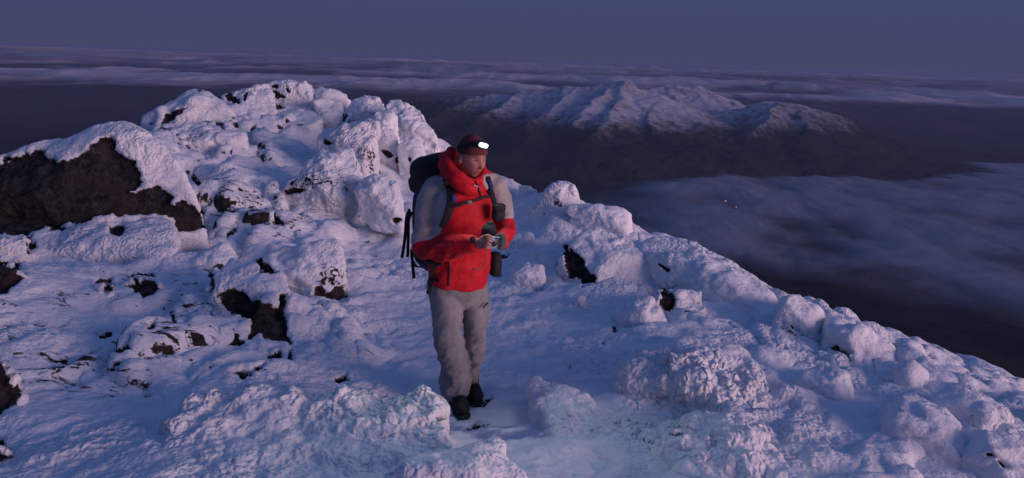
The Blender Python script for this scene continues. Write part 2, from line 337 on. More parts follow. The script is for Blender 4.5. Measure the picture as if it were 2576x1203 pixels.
def surface(p, n, rime=1.0, speckle=0.0, lum=1.0):
    """rime relief and masks for world points p with normals n -> displaced p, attributes"""
    bare = pattern_attr(p, BARE); pit = pattern_attr(p, PIT, 12)
    sn = 1-sstep(0.3, 0.8, bare)
    w = p+0.05*np.stack([perlin(p*6, 1), perlin(p*6, 2), perlin(p*6, 3)], 1)
    ca, sa = math.cos(-0.66), math.sin(-0.66)
    q = np.stack([(w[:, 0]*ca-w[:, 1]*sa)*2.2, (w[:, 0]*sa+w[:, 1]*ca)*5.0, w[:, 2]*6], 1)
    streak = fbm(q, 3, 20)
    rim = rime*(0.12+0.98*sstep(-0.3, 0.35, fbm(p*0.9, 3, 55)))*sn
    d = 0.045*sn + 0.030*streak*sn + 0.03*fbm(p*2.6, 3, 30)
    if rime > 1.2: d += rim*0.055*(0.55-worley(w*np.array([4.5, 4.5, 6]), 7))+rim*0.03*(0.6-worley(w*np.array([9, 9, 11]), 8))
    d += rim*0.026*lum*(0.65-worley(w*np.array([11, 11, 13]), 5)) + rim*0.012*(0.6-worley(w*24, 6))
    d += (1-sn)*(0.05*fbm(p*4.5, 4, 60)-0.01)
    speck = np.clip(speckle*(0.55+0.9*fbm(p*0.9, 2, 70)), 0, 1)*(0.4+0.6*sn)
    return p+n*d[:, None], {'bare': bare, 'pitted': pit, 'speck': speck, 'rime': rim}

def rubble(x, y, s, k=16.0):
    """a pavement of tilted blocks: every cell is its own plane"""
    fx = np.floor(x); fy = np.floor(y); dx = x-fx; dy = y-fy; W_ = 1e-9; H_ = 0; z0 = np.zeros_like(fx)
    for a in (-1, 0, 1, 2, -2) if False else (-1, 0, 1):
        for b in (-1, 0, 1):
            h = _h(fx+a, fy+b, z0, s)
            ox = (h & 63)/63.*0.8+0.1+a-dx; oy = ((h >> 6) & 63)/63.*0.8+0.1+b-dy
            hz = ((h >> 12) & 63)/63.; tx = ((h >> 18) & 31)/31.-0.5; ty = ((h >> 23) & 31)/31.-0.5
            w = np.exp(-k*(ox*ox+oy*oy)); H_ = H_+w*(hz-tx*1.1*ox-ty*1.1*oy+0.35*ox); W_ = W_+w
    return H_/W_-0.5
# ------------------------------------------------------------------ snow covered ground of the ridge
def build_ground():
    na, nr = 1000, 800
    ang = np.radians(np.linspace(-56, 56, na)); r = np.exp(np.linspace(math.log(1.6), math.log(60), nr))
    A, Rr = np.meshgrid(ang, r, indexing='ij')
    x = (Rr*np.sin(A)).ravel(); y = (Rr*np.cos(A)).ravel()
    z = base_h(x, y)
    p = np.stack([x, y, z], 1)
    u, v, _ = proj(p)
    # frozen blocks and ledges under the snow: stronger up the left half and away from the path
    lft = sstep(1150, 850, u)*sstep(1150, 950, v)
    near = sstep(2.5, 4, Rr.ravel())
    q = p[:, :2]@np.array([[0.8, 0.6], [-0.6, 0.8]])
    blk = np.stack([q[:, 0]*1.1, q[:, 1]*0.8, 0*x], 1)+0.35*np.stack([perlin(p*1.2, 81), perlin(p*1.2, 82), 0*x], 1)
    f = np.floor(blk); 
    cell = (worley(blk, 83))
    step = fbm(p*np.array([0.9, 0.9, 0]), 2, 84)
    terr = step*4; terr = (np.floor(terr)+sstep(0.35, 0.65, terr-np.floor(terr)))/4
    ph = np.clip(0.85*sstep(880, 1080, u)*sstep(1500, 1320, u)*sstep(700, 850, v), 0, 1)
    up = sstep(760, 560, v)
    cr_ = sstep(1500, 1800, u)*sstep(430, 700, v)
    wx = 0.22*perlin(p*1.7, 86)+0.06*perlin(p*6, 87); wy = 0.22*perlin(p*1.7, 88)+0.06*perlin(p*6, 89)
    r1 = rubble(q[:, 0]*1.15+wx, q[:, 1]*0.75+wy, 90, 26); r2 = rubble(q[:, 0]*2.6+wx*2, q[:, 1]*1.9+wy*2, 91, 22); r3 = rubble(q[:, 0]*5.5+wx*4, q[:, 1]*4.5+wy*4, 93, 20)
    mod = sstep(-0.5, 0.35, fbm(p*0.55, 2, 92))
    la = lft*(0.62+0.38*up)*sstep(1130, 900, v)+0.50*cr_+0.35*(1-lft)*(1-cr_)*sstep(520, 640, v)*sstep(1250, 1400, u)
    z = z + near*(1-ph)*((0.26*la+0.05)*r1*(0.5+0.5*mod)+(0.16*la+0.03)*r2*mod+(0.07*la+0.015)*r3*mod) + near*0.05*(1-la)*fbm(p*0.9, 3, 85)
    foot = np.exp(-((x+0.31)/0.55)**4-((y-4.86)/0.50)**4)
    z = z*(1-foot)+(-0.03+0.02*fbm(p*3, 2, 95))*foot
    dr = np.zeros(len(x))
    for cx, cy, ex, ey, ez in DRIFTS:      # wind drift banked round each boulder
        q = ((x-cx)/(ex*1.15+0.10))**2+((y-cy)/(ey*1.15+0.12))**2; mm = q < 9
        if math.hypot(cx, cy) > 5.0: dr[mm] = np.maximum(dr[mm], (0.20+0.55*sstep(8, 11.5, cy)*(cx < 1.0)+0.15*(cx >= 1.0)*sstep(8, 11, cy))*min(ez, 0.55)*np.exp(-q[mm]*0.8))
    z = z+dr
    p = np.stack([x, y, z], 1)
    F = grid_faces(na, nr)[:, ::-1]
    n = normals(p, F)
    if n[:, 2].mean() < 0: n = -n; F = F[:, ::-1]
    path = np.clip(sstep(1000, 1120, u)*sstep(1500, 1350, u)*sstep(740, 850, v), 0, 1)
    sp = 0.52*lft+0.22
    p, at = surface(p, n, rime=1.0, speckle=1.0)
    wall = sstep(0.80, 0.62, n[:, 2])*sstep(0.1, -0.3, n[:, 0]*0.6+n[:, 1]*0.8)*(0.35+0.9*fbm(p*1.1, 3, 97))
    at['bare'] = np.maximum(at['bare'], np.clip(1.25*wall, 0, 1)*(1-ph)*(0.55+0.45*lft)*sstep(45, 25, Rr.ravel()))
    at['speck'] = at['speck']*sp*(1-0.6*path)*sstep(1300, 1000, v); at['rime'] = at['rime']*(1-0.75*path)*(1-0.55*lft)
    return tag(np_mesh('snow_ground', p, F, M_SNOW, attrs=at), kind='structure')

# ------------------------------------------------------------------ boulders
_ico = {}; DRIFTS = []
def ico(s):
    if s not in _ico:
        bm = bmesh.new(); bmesh.ops.create_icosphere(bm, subdivisions=s, radius=1)
        v = np.array([x.co[:] for x in bm.verts]); f = np.array([[q.index for q in t.verts] for t in bm.faces]); bm.free()
        _ico[s] = (v/np.linalg.norm(v, axis=1)[:, None], f)
    return _ico[s]
def hull_planes(pts):
    bm = bmesh.new()
    for q in pts: bm.verts.new(tuple(q))
    bmesh.ops.convex_hull(bm, input=bm.verts[:]); bm.normal_update()
    cen = np.mean(pts, 0); pl = []
    for f in bm.faces:
        n = np.array(f.normal[:]); 
        if np.linalg.norm(n) < 0.5 or f.calc_area() < 1e-6: continue
        c = np.array(f.verts[0].co[:]); d = n@c
        if n@cen > d: n = -n; d = -d
        if not any(n@m > 0.97 and abs(d-e) < 0.08 for m, e in pl): pl.append((n, d))
    bm.free(); return pl
def boulder(label, outline, k=0.8, depth=None, ridge=(), Y0=None, sub=5, rime=1.0, speck=0.0, rough=1.0, sharp=60, drop=0.35, bulge=0.18, facet=1.0, lift=None, group='rimed boulders of the ridge', name='boulder'):
    o = np.array(outline, float); ub = o[:, 0].mean(); vb = o[:, 1].max()
    iu = o[o[:, 1] > vb-0.25*(vb-o[:, 1].min()), 0].mean()
    if Y0 is None: Y0 = ground_hit(iu, vb-4)
    Y0 *= lift or (0.95 if k > 1.1 else 0.968)
    if k >= 1.5: facet *= 0.3
    Y = Y0+k*(vb-o[:, 1])/FPX*Y0
    fr = P(o[:, 0], o[:, 1], Y)
    wid = max(np.ptp(o[:, 0]), np.ptp(o[:, 1]))/FPX*Y0
    if depth is None: depth = 0.65*wid
    c2 = o.mean(0)
    bk = o+(c2-o)*0.3; back = P(bk[:, 0], bk[:, 1]+0.05*(vb-o[:, 1].min()), Y+depth)
    low = fr[o[:, 1] > o[:, 1].mean()]-np.array([0, -0.1, drop])
    lowb = back[o[:, 1] > o[:, 1].mean()]-np.array([0, 0, drop])
    pts = [fr, back, low, lowb]
    mid = P(c2[0], c2[1], Y0+k*(vb-c2[1])/FPX*Y0-bulge*wid)[None]; pts.append(mid)
    for (ru, rv, dy) in ridge: pts.append(P(ru, rv, Y0+k*(vb-rv)/FPX*Y0+dy)[None])
    pts = np.concatenate(pts)
    pl = hull_planes(pts); cen = 0.5*(pts.min(0)+pts.max(0)); cen = 0.5*cen+0.5*pts.mean(0)
    ext = np.ptp(pts, axis=0)/2+0.02
    rr = np.random.default_rng(int(abs(c2[0]*7+c2[1]*13)))
    # the whole ridge is split along the same three joint directions
    for j_, reps in (((-0.22, -0.30, 0.92), 2), ((0.86, -0.48, 0.12), 3), ((-0.42, -0.88, 0.16), 3), ((0.35, -0.75, 0.5), 2), ((-0.8, 0.1, 0.5), 1)):
        for q_ in range(reps):
            n_ = np.array(j_)+rr.normal(size=3)*0.16; n_ /= np.linalg.norm(n_)
            sup = (pts@n_).max(); pl.append((n_, sup-(sup-cen@n_)*rr.uniform(0.03, 0.16 if q_ else 0.26)*(0.5 if n_[2] > 0.8 else 1)*facet))
    d, F = ico(sub); d = d*ext; d = d/np.linalg.norm(d, axis=1)[:, None]
    s = np.zeros(len(d))
    for n, e in pl:
        t = (d@n)/max(e-n@cen, 0.02); s += np.maximum(t, 0)**sharp
    p = cen+d*(s**(-1/sharp))[:, None]
    n = normals(p, F)
    sz = min(wid, 2.0)
    dd = rough*(0.030*sz*fbm(p*(2.2/max(sz, 0.3)), 3, 90)+0.020*sz*ridged(p*(4.5/max(sz, 0.3)), 3, 91)-0.014*sz)
    J = np.array([[0.86, -0.48, 0.12], [0.42, 0.85, -0.2], [0.1, 0.2, 0.95]]); pw = p@J.T+0.05*np.stack([perlin(p*3, 11), perlin(p*3, 12), perlin(p*3, 13)], 1)
    bz = max(sz, 0.35); blk_ = min(rough, 1.0)*(0 if rime > 1.2 else 1)*(0.060*sz*blocks(pw*np.array([2.0, 2.0, 3.2])/bz, 301, 50)+0.034*sz*blocks(pw*np.array([4.6, 4.6, 7])/bz, 302, 45))
    p = p+n*(dd+(blk_ if facet > 0.29 else 0)-0.01*sz)[:, None]; n = normals(p, F)
    # cleaner hard rock in front of thick rime on the windward edges
    p2, at = surface(p, n, rime=rime, speckle=speck, lum=1.3)
    p2 -= n*0.035
    DRIFTS.append((cen[0], cen[1], ext[0], ext[1], ext[2]))
    ob = np_mesh(name, p2, F, M_SNOW, attrs=at)
    return tag(ob, label, 'boulder', group)
G_ = boulder
def rocks():
    G_('huge dark bare boulder at far left with a cap of snow along its top', pz(z3, [(-160,700),(0,640),(130,550),(350,480),(500,440),(620,400),(780,350),(900,350),(980,390),(1080,470),(1180,600),(1270,680),(1320,790),(1400,950),(1440,1130),(1220,1135),(850,1060),(440,1120),(180,1200),(-160,1200)]), k=0.55, depth=2.2, Y0=7.7, sub=7, sharp=60, bulge=0.05, ridge=[(*z3(790,490), -0.25), (*z3(440,660), -0.1), (*z3(1000,800), -0.1)], rough=0.5, rime=0.8)
    G_('rounded snowy peak left of the summit with a dark slanting face', pz(z4, [(60,350),(270,250),(330,195),(480,108),(540,105),(620,140),(720,205),(790,260),(870,400),(600,430),(350,430),(200,440)]), k=1.2, depth=2.0, Y0=13.2, sub=6, speck=0.3, rough=1.0)
    G_('jagged snowy block with two dark hollows beside the summit block', pz(z4, [(690,160),(850,120),(1000,90),(1060,88),(1125,140),(1140,380),(870,400),(790,260)]), k=1.0, Y0=14.2, sub=6, speck=0.35)
    G_('flat topped summit block with dark holes, highest on the ridge', pz(z4, [(1040,82),(1100,60),(1270,38),(1380,50),(1425,90),(1428,215),(1380,260),(1140,270),(1110,140)]), k=0.4, Y0=15.2, sub=6, speck=0.2)
    G_('smooth snow cushion perched right of the summit block', pz(z4, [(1430,125),(1480,103),(1620,130),(1700,165),(1705,190),(1680,225),(1560,240),(1440,230)]), k=0.5, Y0=15.4, depth=1.2)
    G_('small snowy block tucked beneath the smooth snow cushion', pz(z4, [(1410,190),(1470,175),(1640,215),(1665,260),(1650,310),(1560,340),(1440,325)]), k=0.6, Y0=14.6, depth=1.0)
    G_('broad smooth snowy hump between the snow cushion and the right shoulder', pz(z4, [(1680,230),(1740,190),(1860,166),(1950,180),(1990,235),(1990,330),(1900,360),(1700,345)]), k=0.8, Y0=14.6, sub=6)
    G_('tall snowy shoulder block dropping to the hiker, ribbed near its top', pz(z4, [(1985,200),(2030,182),(2100,175),(2180,225),(2270,300),(2325,430),(2330,480),(2445,600),(2300,660),(2150,520),(2000,350)]), k=0.8, Y0=13.2, sub=6)
    G_('snowy block leaning below the broad smooth hump', pz(z4, [(1880,300),(1920,285),(2050,278),(2095,330),(2095,450),(2080,490),(1950,430),(1900,380)]), k=0.6, Y0=12.9)
    G_('snowy block with a crumbled dark foot under the right shoulder', pz(z4, [(1940,420),(1990,400),(2085,480),(2105,560),(2095,650),(1980,665),(1945,600)]), k=0.5, Y0=12.0)
    G_('snowy block with a dark slot left of the rucksack', pz(z4, [(2095,560),(2120,530),(2210,490),(2300,545),(2320,600),(2300,650),(2210,700),(2100,690)]), k=0.5, Y0=11.8)
    G_('large rounded mid ridge block with a pitted right face', pz(z4, [(1440,500),(1470,460),(1600,420),(1720,380),(1880,340),(1930,380),(1955,460),(1950,640),(1900,800),(1830,790),(1740,650),(1580,580),(1460,560)]), k=0.9, Y0=10.8, sub=6, bulge=0.12, depth=1.4)
    G_('pointed mid ridge block with a pitted dark triangular face', pz(z4, [(1130,960),(1250,820),(1400,650),(1480,588),(1600,585),(1740,600),(1800,670),(1820,800),(1760,940),(1690,985),(1500,900),(1190,975)]), k=0.9, Y0=9.6, sub=6, bulge=0.1, ridge=[(*z4(1480,640), -0.15), (*z4(1620,900), -0.25)])
    G_('lumpy snowy boulder just left of the hiker at arm height', pz(z4, [(1740,880),(1800,810),(1950,795),(2080,840),(2125,900),(2135,1000),(2110,1055),(1950,1030),(1800,950)]), k=0.8, Y0=9.2, sub=6)
    G_('long streaked slab with a sharp crest running down behind the path', pz(z4, [(420,760),(520,700),(680,680),(760,720),(900,810),(1020,900),(1130,970),(1215,1130),(1200,1190),(900,1120),(600,1060),(520,940)]), k=2.2, sub=6, speck=0.8, rough=0.8, depth=1.5)
    G_('small tilted snowy block behind the huge bare boulder', pz(z4, [(195,470),(230,440),(320,440),(350,500),(372,580),(290,600),(230,560)]), k=0.7, Y0=11.6)
    G_('wide low snowy step with a straight right edge below the left peak', pz(z4, [(330,470),(345,430),(560,405),(800,400),(868,440),(880,540),(760,560),(560,580),(390,575)]), k=1.5, Y0=11.4, sub=6, speck=0.7)
    G_('striped snowy ledge below the summit block', pz(z4, [(1130,260),(1300,255),(1450,290),(1500,350),(1450,400),(1150,390)]), k=3.2, Y0=13.6, lift=0.99, speck=0.5, depth=1.5)
    G_('snow mound with a steep right side in front of the huge boulder', [(150,600),(200,562),(270,540),(350,537),(425,545),(440,560),(441,640),(400,660),(200,650),(80,640)], k=1.6, sub=6, speck=0.6, depth=1.0)
    G_('small snow hump against the left edge below the huge boulder', [(-60,600),(0,592),(50,590),(75,605),(78,640),(20,655),(-60,655)], k=1.2, speck=0.2)
    G_('brown gritstone block with snow on its back and a rimed right edge', pz(z5, [(990,215),(1020,190),(1110,135),(1200,190),(1350,225),(1385,320),(1412,400),(1410,520),(1385,572),(1290,555),(1190,530),(1060,380),(1000,345)]), k=0.9, sub=7, sharp=60, depth=0.9, rough=0.6, ridge=[(*z5(1200,400), -0.12), (*z5(1340,310), -0.05)])
    G_('snowy block with a shadowed left end and dark pitted right corner', pz(z5, [(1238,160),(1250,120),(1330,90),(1500,70),(1640,90),(1658,200),(1656,372),(1560,365),(1400,290),(1250,222)]), k=0.8, sub=6, depth=1.0, sharp=60)
    G_('dark bare rock cut by the left edge at mid height', pz(z5, [(-120,150),(0,155),(90,175),(105,220),(135,262),(60,310),(25,345),(-120,350)]), k=0.8, depth=0.7)
    G_('dark bare rock low on the left edge with rime across it', pz(z5, [(-140,600),(0,620),(30,690),(60,735),(112,770),(85,830),(90,868),(0,915),(-140,930)]), k=0.8, depth=0.6)
    G_('rounded black stone in the bottom left corner', pz(z5, [(-90,1050),(20,1058),(64,1108),(30,1148),(-90,1155)]), k=0.6, depth=0.3, sub=5)
    G_('pair of dark flat stones bedded in the snow on the left', pz(z5, [(555,290),(600,268),(640,238),(735,240),(790,290),(755,330),(655,350),(610,312)]), k=1.4, depth=0.4, drop=0.2, bulge=0.05)
    G_('small dark wedge stone left of the flat bedded stones', pz(z5, [(450,280),(535,260),(552,298),(500,343),(478,330)]), k=1.2, depth=0.3, drop=0.2, bulge=0.05)
    G_('big lamplit foreground slab thick with feathery rime', [(330,1230),(400,1080),(480,1003),(560,985),(800,985),(1000,985),(1075,990),(1108,1010),(1120,1090),(1140,1160),(1180,1260),(700,1300)], k=1.7, Y0=3.5, lift=0.93, sub=7, depth=0.5, rime=1.6, rough=1.6, bulge=0.05, sharp=50, drop=0.6)
    G_('knobbly rime ridge at the bottom edge right of the lamplit slab', [(900,1230),(960,1170),(1100,1150),(1180,1135),(1270,1140),(1320,1190),(1350,1260)], k=1.2, Y0=3.45, lift=0.93, sub=6, rime=1.6, depth=0.4)
    G_('round topped snowy block just right of the hiker shoulder', pz(z6, [(60,140),(95,98),(150,105),(210,128),(240,175),(248,260),(180,300),(60,300)]), k=0.6, Y0=11.2)
    G_('lower snowy block sloping right beside the shoulder block', pz(z6, [(235,230),(255,165),(300,170),(375,235),(330,300),(250,290)]), k=0.6, Y0=10.9)
    G_('split snowy spire standing on the right hand crest', pz(z6, [(310,300),(380,220),(440,165),(510,120),(580,122),(630,175),(652,275),(640,370),(560,400),(400,370)]), k=0.5, Y0=10.0, sub=6, depth=0.9, ridge=[(*z6(500,240), -0.12)])
    G_('square ended snowy slab jutting right of the spire', pz(z6, [(560,300),(650,275),(740,285),(930,308),(1000,350),(1004,480),(900,460),(760,400),(600,390)]), k=0.7, Y0=9.6, sub=6, sharp=60, rough=0.6)
    G_('big snow slab with a dark crack down its left side', pz(z6, [(475,560),(490,500),(560,445),(800,450),(950,500),(1060,600),(1190,720),(1200,800),(1000,850),(740,840),(660,835),(580,740)]), k=1.1, sub=7, sharp=60, depth=1.0, rough=0.7)
    G_('long smooth snow whaleback forming the right skyline', pz(z6, [(975,535),(1080,490),(1200,473),(1330,493),(1500,575),(1650,672),(1800,785),(1900,880),(2000,960),(1900,1060),(1700,1000),(1450,850),(1200,740)]), k=1.6, sub=7, rough=0.6, depth=1.0, sharp=50)
    G_('pinkish rimed boulder right of the hiker hip', pz(z6, [(150,540),(180,500),(290,455),(340,480),(352,540),(320,640),(250,690),(150,640)]), k=0.6, Y0=8.9)
    G_('dimpled rime boulder second right of the hiker hip', pz(z6, [(320,640),(335,590),(400,545),(490,600),(540,660),(562,740),(500,770),(400,730)]), k=0.7, Y0=8.4, rime=1.6)
    G_('snow lump with scattered grit below the dimpled boulder', pz(z6, [(170,760),(200,700),(300,660),(400,690),(430,760),(400,810),(250,800)]), k=1.0, Y0=7.9)
    G_('stub of black rock half buried in rime with a white right shoulder', pz(z6, [(1110,860),(1170,828),(1280,838),(1430,842),(1462,960),(1455,1010),(1350,1042),(1200,992),(1130,960)]), k=0.6, sub=6, depth=0.8)
    G_('fan shaped snow wedge left of the black rock stub', pz(z6, [(870,1010),(890,970),(980,940),(1080,875),(1150,980),(1228,1050),(1215,1100),(1150,1128),(1000,1060)]), k=0.9, sub=6, depth=0.6)
    G_('small round snowball hump on the open slope', pz(z6, [(600,910),(640,870),(670,890),(670,930),(630,955)]), k=0.6, depth=0.2, drop=0.1, sub=4)
    G_('rimed boulder with brown pits on the lower right crest', pz(z7, [(1260,200),(1275,80),(1300,5),(1400,-8),(1470,50),(1535,110),(1530,200),(1480,272),(1380,262),(1290,235)]), k=0.5, sub=6, depth=0.8)
    G_('little snow knob behind the pitted crest boulder', pz(z7, [(1530,140),(1545,88),(1600,118),(1645,155),(1640,200),(1560,210)]), k=0.5, Y0=7.6, depth=0.4)
    G_('fat smooth white boulder with a dark crack under its left side', pz(z7, [(1520,200),(1560,165),(1640,150),(1740,175),(1860,242),(1932,330),(1895,422),(1800,420),(1700,405),(1600,300)]), k=0.7, sub=6, depth=0.8, rime=0.5)
    G_('rounded snow block behind the fat smooth boulder', pz(z7, [(1865,255),(1900,240),(1945,260),(1985,320),(1980,370),(1900,360)]), k=0.5, Y0=7.2, depth=0.5)
    G_('two toned snow block below the fat smooth boulder', pz(z7, [(1870,420),(1900,385),(1980,365),(2060,410),(2085,515),(2030,530),(1930,480)]), k=0.7, depth=0.5)
    G_('low snow loaf on the crest above the two toned block', pz(z7, [(1985,380),(1995,340),(2060,330),(2115,350),(2122,400),(2060,410)]), k=0.6, Y0=7.0, depth=0.5)
    G_('small snow crest lump, second of the row at the right edge', pz(z7, [(2130,400),(2150,345),(2190,345),(2230,375),(2260,420),(2180,430)]), k=0.5, Y0=6.9, depth=0.5, sub=5)
    G_('snow crest lump between two smaller ones near the right edge', pz(z7, [(2250,430),(2280,395),(2340,400),(2385,430),(2370,470),(2280,465)]), k=0.5, Y0=6.8, depth=0.5, sub=5)
    G_('knuckle shaped snow lump on the crest near the right edge', pz(z7, [(2375,470),(2385,420),(2430,412),(2460,440),(2450,490),(2400,490)]), k=0.5, Y0=6.8, depth=0.4, sub=5)
    G_('last snow lump on the crest at the right edge', pz(z7, [(2460,490),(2490,440),(2560,450),(2640,480),(2640,560),(2500,540)]), k=0.5, Y0=6.7, depth=0.6, sub=5)
    G_('tapering rimed block pointing right, left of the crusted gully', pz(z7, [(1370,440),(1400,400),(1520,375),(1640,430),(1705,530),(1680,575),(1600,580),(1480,520)]), k=1.2, sub=6)
    G_('long rimed boulder with a brown flank above the bottom right', pz(z7, [(1780,620),(1850,545),(1940,510),(2060,540),(2150,600),(2235,690),(2200,760),(2300,870),(2290,940),(2180,900),(2000,790),(1850,700)]), k=1.3, sub=6, depth=0.6, sharp=60)
    G_('broad rimed block against the right edge below the crest', pz(z7, [(2090,560),(2150,510),(2300,500),(2400,560),(2490,650),(2560,780),(2450,760),(2300,690),(2180,640)]), k=1.2, sub=6, depth=0.6)
    G_('rimed block with dark grit in the bottom right corner', pz(z7, [(2190,770),(2250,710),(2350,700),(2480,760),(2640,860),(2640,1000),(2450,980),(2300,880)]), k=1.2, sub=6, depth=0.6)
    G_('big rime crusted mound with a bright smooth face, right foreground', pz(z7, [(420,460),(520,360),(620,290),(740,240),(860,218),(1060,250),(1150,330),(1210,430),(1245,520),(1235,640),(950,615),(780,560),(600,500)]), k=1.5, sub=7, rime=1.6, rough=1.0, depth=0.5, sharp=50, ridge=[(*z7(980,350), -0.1)])
    G_('rime ribbed slab in the foreground below the bright mound', pz(z7, [(700,780),(860,620),(960,608),(1080,625),(1200,720),(1300,850),(1400,980),(1300,1060),(800,1060)]), k=1.6, Y0=3.7, lift=0.95, sub=7, rime=1.6, depth=0.3, rough=1.2)
    G_('low rime crest running to the bottom edge in front of the hiker', pz(z7, [(-40,470),(0,425),(90,450),(200,540),(330,620),(480,655),(580,720),(700,830),(800,930),(790,1040),(300,1040),(60,760)]), k=2.6, Y0=3.65, lift=0.98, sub=7, rime=1.7, depth=0.3, rough=1.6, bulge=0.03)
rocks()
GROUND = build_ground()


# ------------------------------------------------------------------ the hiker
from mathutils.bvhtree import BVHTree
YP = 4.85
def q1(a, b, dy=0.0): return P(972.7+a*0.3624, 301.9+b*0.3624, YP+dy)
def q2(a, b, dy=0.0): return P(972.7+a*0.3624, 670.8+b*0.3624, YP+dy)
def catmull(pts, m):
    pts = np.asarray(pts, float); n = len(pts); out = []
    ext = np.vstack([2*pts[0]-pts[1], pts, 2*pts[-1]-pts[-2]])
    for i in range(n-1):
        p0, p1, p2, p3 = ext[i:i+4]
        for t in np.arange(m)/m:
            out.append(0.5*((2*p1)+(-p0+p2)*t+(2*p0-5*p1+4*p2-p3)*t*t+(-p0+3*p1-3*p2+p3)*t**3))
    out.append(pts[-1]); return np.array(out)
def tube(path, ra, rb=None, side=(1, 0, 0), n=20, m=5, cap=True, closed=False):
    path = np.asarray(path, float); k = len(path)
    ra = np.broadcast_to(np.asarray(ra, float), (k,)); rb = ra if rb is None else np.broadcast_to(np.asarray(rb, float), (k,))
    if closed:
        path = np.vstack([path, path[:1]]); ra = np.r_[ra, ra[:1]]; rb = np.r_[rb, rb[:1]]
    c = catmull(np.c_[path, ra, rb], m); q, ra, rb = c[:, :3], np.maximum(c[:, 3], 1e-4), np.maximum(c[:, 4], 1e-4)
    T = np.gradient(q, axis=0)
    if closed: T[0] = T[-1] = q[1]-q[-2]
    T /= np.linalg.norm(T, axis=1)[:, None]+1e-9
    if cap and not closed:
        for e, sg in ((0, -1), (-1, 1)):
            rr = min(ra[e], rb[e])*0.8; add = []
            for f in (0.35, 0.7, 0.93, 0.999):
                add.append((q[e]+sg*T[e]*rr*f, ra[e]*math.sqrt(1-f*f)+1e-4, rb[e]*math.sqrt(1-f*f)+1e-4))
            aq = np.array([x[0] for x in add]); aa = np.array([x[1] for x in add]); ab = np.array([x[2] for x in add]); at = np.repeat(T[e][None], 4, 0)
            if e == 0: q = np.vstack([aq[::-1], q]); ra = np.r_[aa[::-1], ra]; rb = np.r_[ab[::-1], rb]; T = np.vstack([at, T])
            else: q = np.vstack([q, aq]); ra = np.r_[ra, aa]; rb = np.r_[rb, ab]; T = np.vstack([T, at])
    S = np.asarray(side, float); S = np.broadcast_to(S, T.shape); S = S-(S*T).sum(1)[:, None]*T; S = S/(np.linalg.norm(S, axis=1)[:, None]+1e-9)
    B = np.cross(T, S); th = np.linspace(0, 2*math.pi, n, endpoint=False)
    V = q[:, None]+S[:, None]*(ra[:, None]*np.cos(th))[..., None]+B[:, None]*(rb[:, None]*np.sin(th))[..., None]
    kk = len(q)
    if closed: V = V[:-1]; kk -= 1
    V = V.reshape(-1, 3); F = []
    for i in range(kk if closed else kk-1):
        for j in range(n):
            a = i*n+j; b = i*n+(j+1) % n; i2 = ((i+1) % kk)*n
            F.append((a, b, i2+(j+1) % n, i2+j))
    if not closed:
        V = np.vstack([V, q[:1], q[-1:]]); c0 = len(V)-2
        for j in range(n):
            F.append((c0, (j+1) % n, j, c0)); F.append((c0+1, (kk-1)*n+j, (kk-1)*n+(j+1) % n, c0+1))
    return V, F
def rotz(a): c, s_ = math.cos(a), math.sin(a); return np.array([[c, -s_, 0], [s_, c, 0], [0, 0, 1]])
def rotx(a): c, s_ = math.cos(a), math.sin(a); return np.array([[1, 0, 0], [0, c, -s_], [0, s_, c]])
def roty(a): c, s_ = math.cos(a), math.sin(a); return np.array([[c, 0, s_], [0, 1, 0], [-s_, 0, c]])
def sbox(c, h, R=np.eye(3), e=0.35, s=4):
    d, F = ico(s); d = np.sign(d)*np.abs(d)**1.0
    p = d/((np.abs(d)**(2/e)).sum(1)**(e/2))[:, None]
    return p*np.array(h)@R.T+np.array(c), [tuple(f) for f in F]
def raw_mesh(parts):
    bm = bmesh.new()
    for V, F in parts:
        vs = [bm.verts.new(tuple(v)) for v in V]
        for f in F:
            f = list(dict.fromkeys(f))
            if len(f) > 2:
                try: bm.faces.new([vs[i] for i in f])
                except ValueError: pass
    bmesh.ops.recalc_face_normals(bm, faces=bm.faces)
    me = bpy.data.meshes.new('raw'); bm.to_mesh(me); bm.free(); return me
def mesh_obj(name, parts, mat, parent=None, smooth=True):
    me = raw_mesh(parts); me.name = name; me.materials.append(mat)
    for p in me.polygons: p.use_smooth = smooth
    o = bpy.data.objects.new(name, me); C.objects.link(o)
    if parent: o.parent = parent; o.matrix_parent_inverse = Matrix.Translation(-parent.location)
    return o
def voxel_union(parts, size, it=2):
    me = raw_mesh(parts); o = bpy.data.objects.new('tmp', me); C.objects.link(o)
    md = o.modifiers.new('r', 'REMESH'); md.mode = 'VOXEL'; md.voxel_size = size; md.use_smooth_shade = True
    if it:
        sm = o.modifiers.new('s', 'SMOOTH'); sm.factor = 0.5; sm.iterations = it
    dg = bpy.context.evaluated_depsgraph_get(); ev = o.evaluated_get(dg).to_mesh()
    v = np.empty(len(ev.vertices)*3); ev.vertices.foreach_get('co', v); v = v.reshape(-1, 3)
    f = np.empty(len(ev.loops), np.int32); ev.loops.foreach_get('vertex_index', f); f = f.reshape(-1, 4)
    o.evaluated_get(dg).to_mesh_clear(); bpy.data.objects.remove(o); bpy.data.meshes.remove(me)
    return v, f
def child_np(name, v, f, mat, parent, attrs=None):
    o = np_mesh(name, v, f, mat, attrs=attrs); o.parent = parent; o.matrix_parent_inverse = Matrix.Translation(-parent.location); return o
def empty(name, loc):
    o = bpy.data.objects.new(name, None); C.objects.link(o); o.location = tuple(loc); o.empty_display_size = 0.2; return o

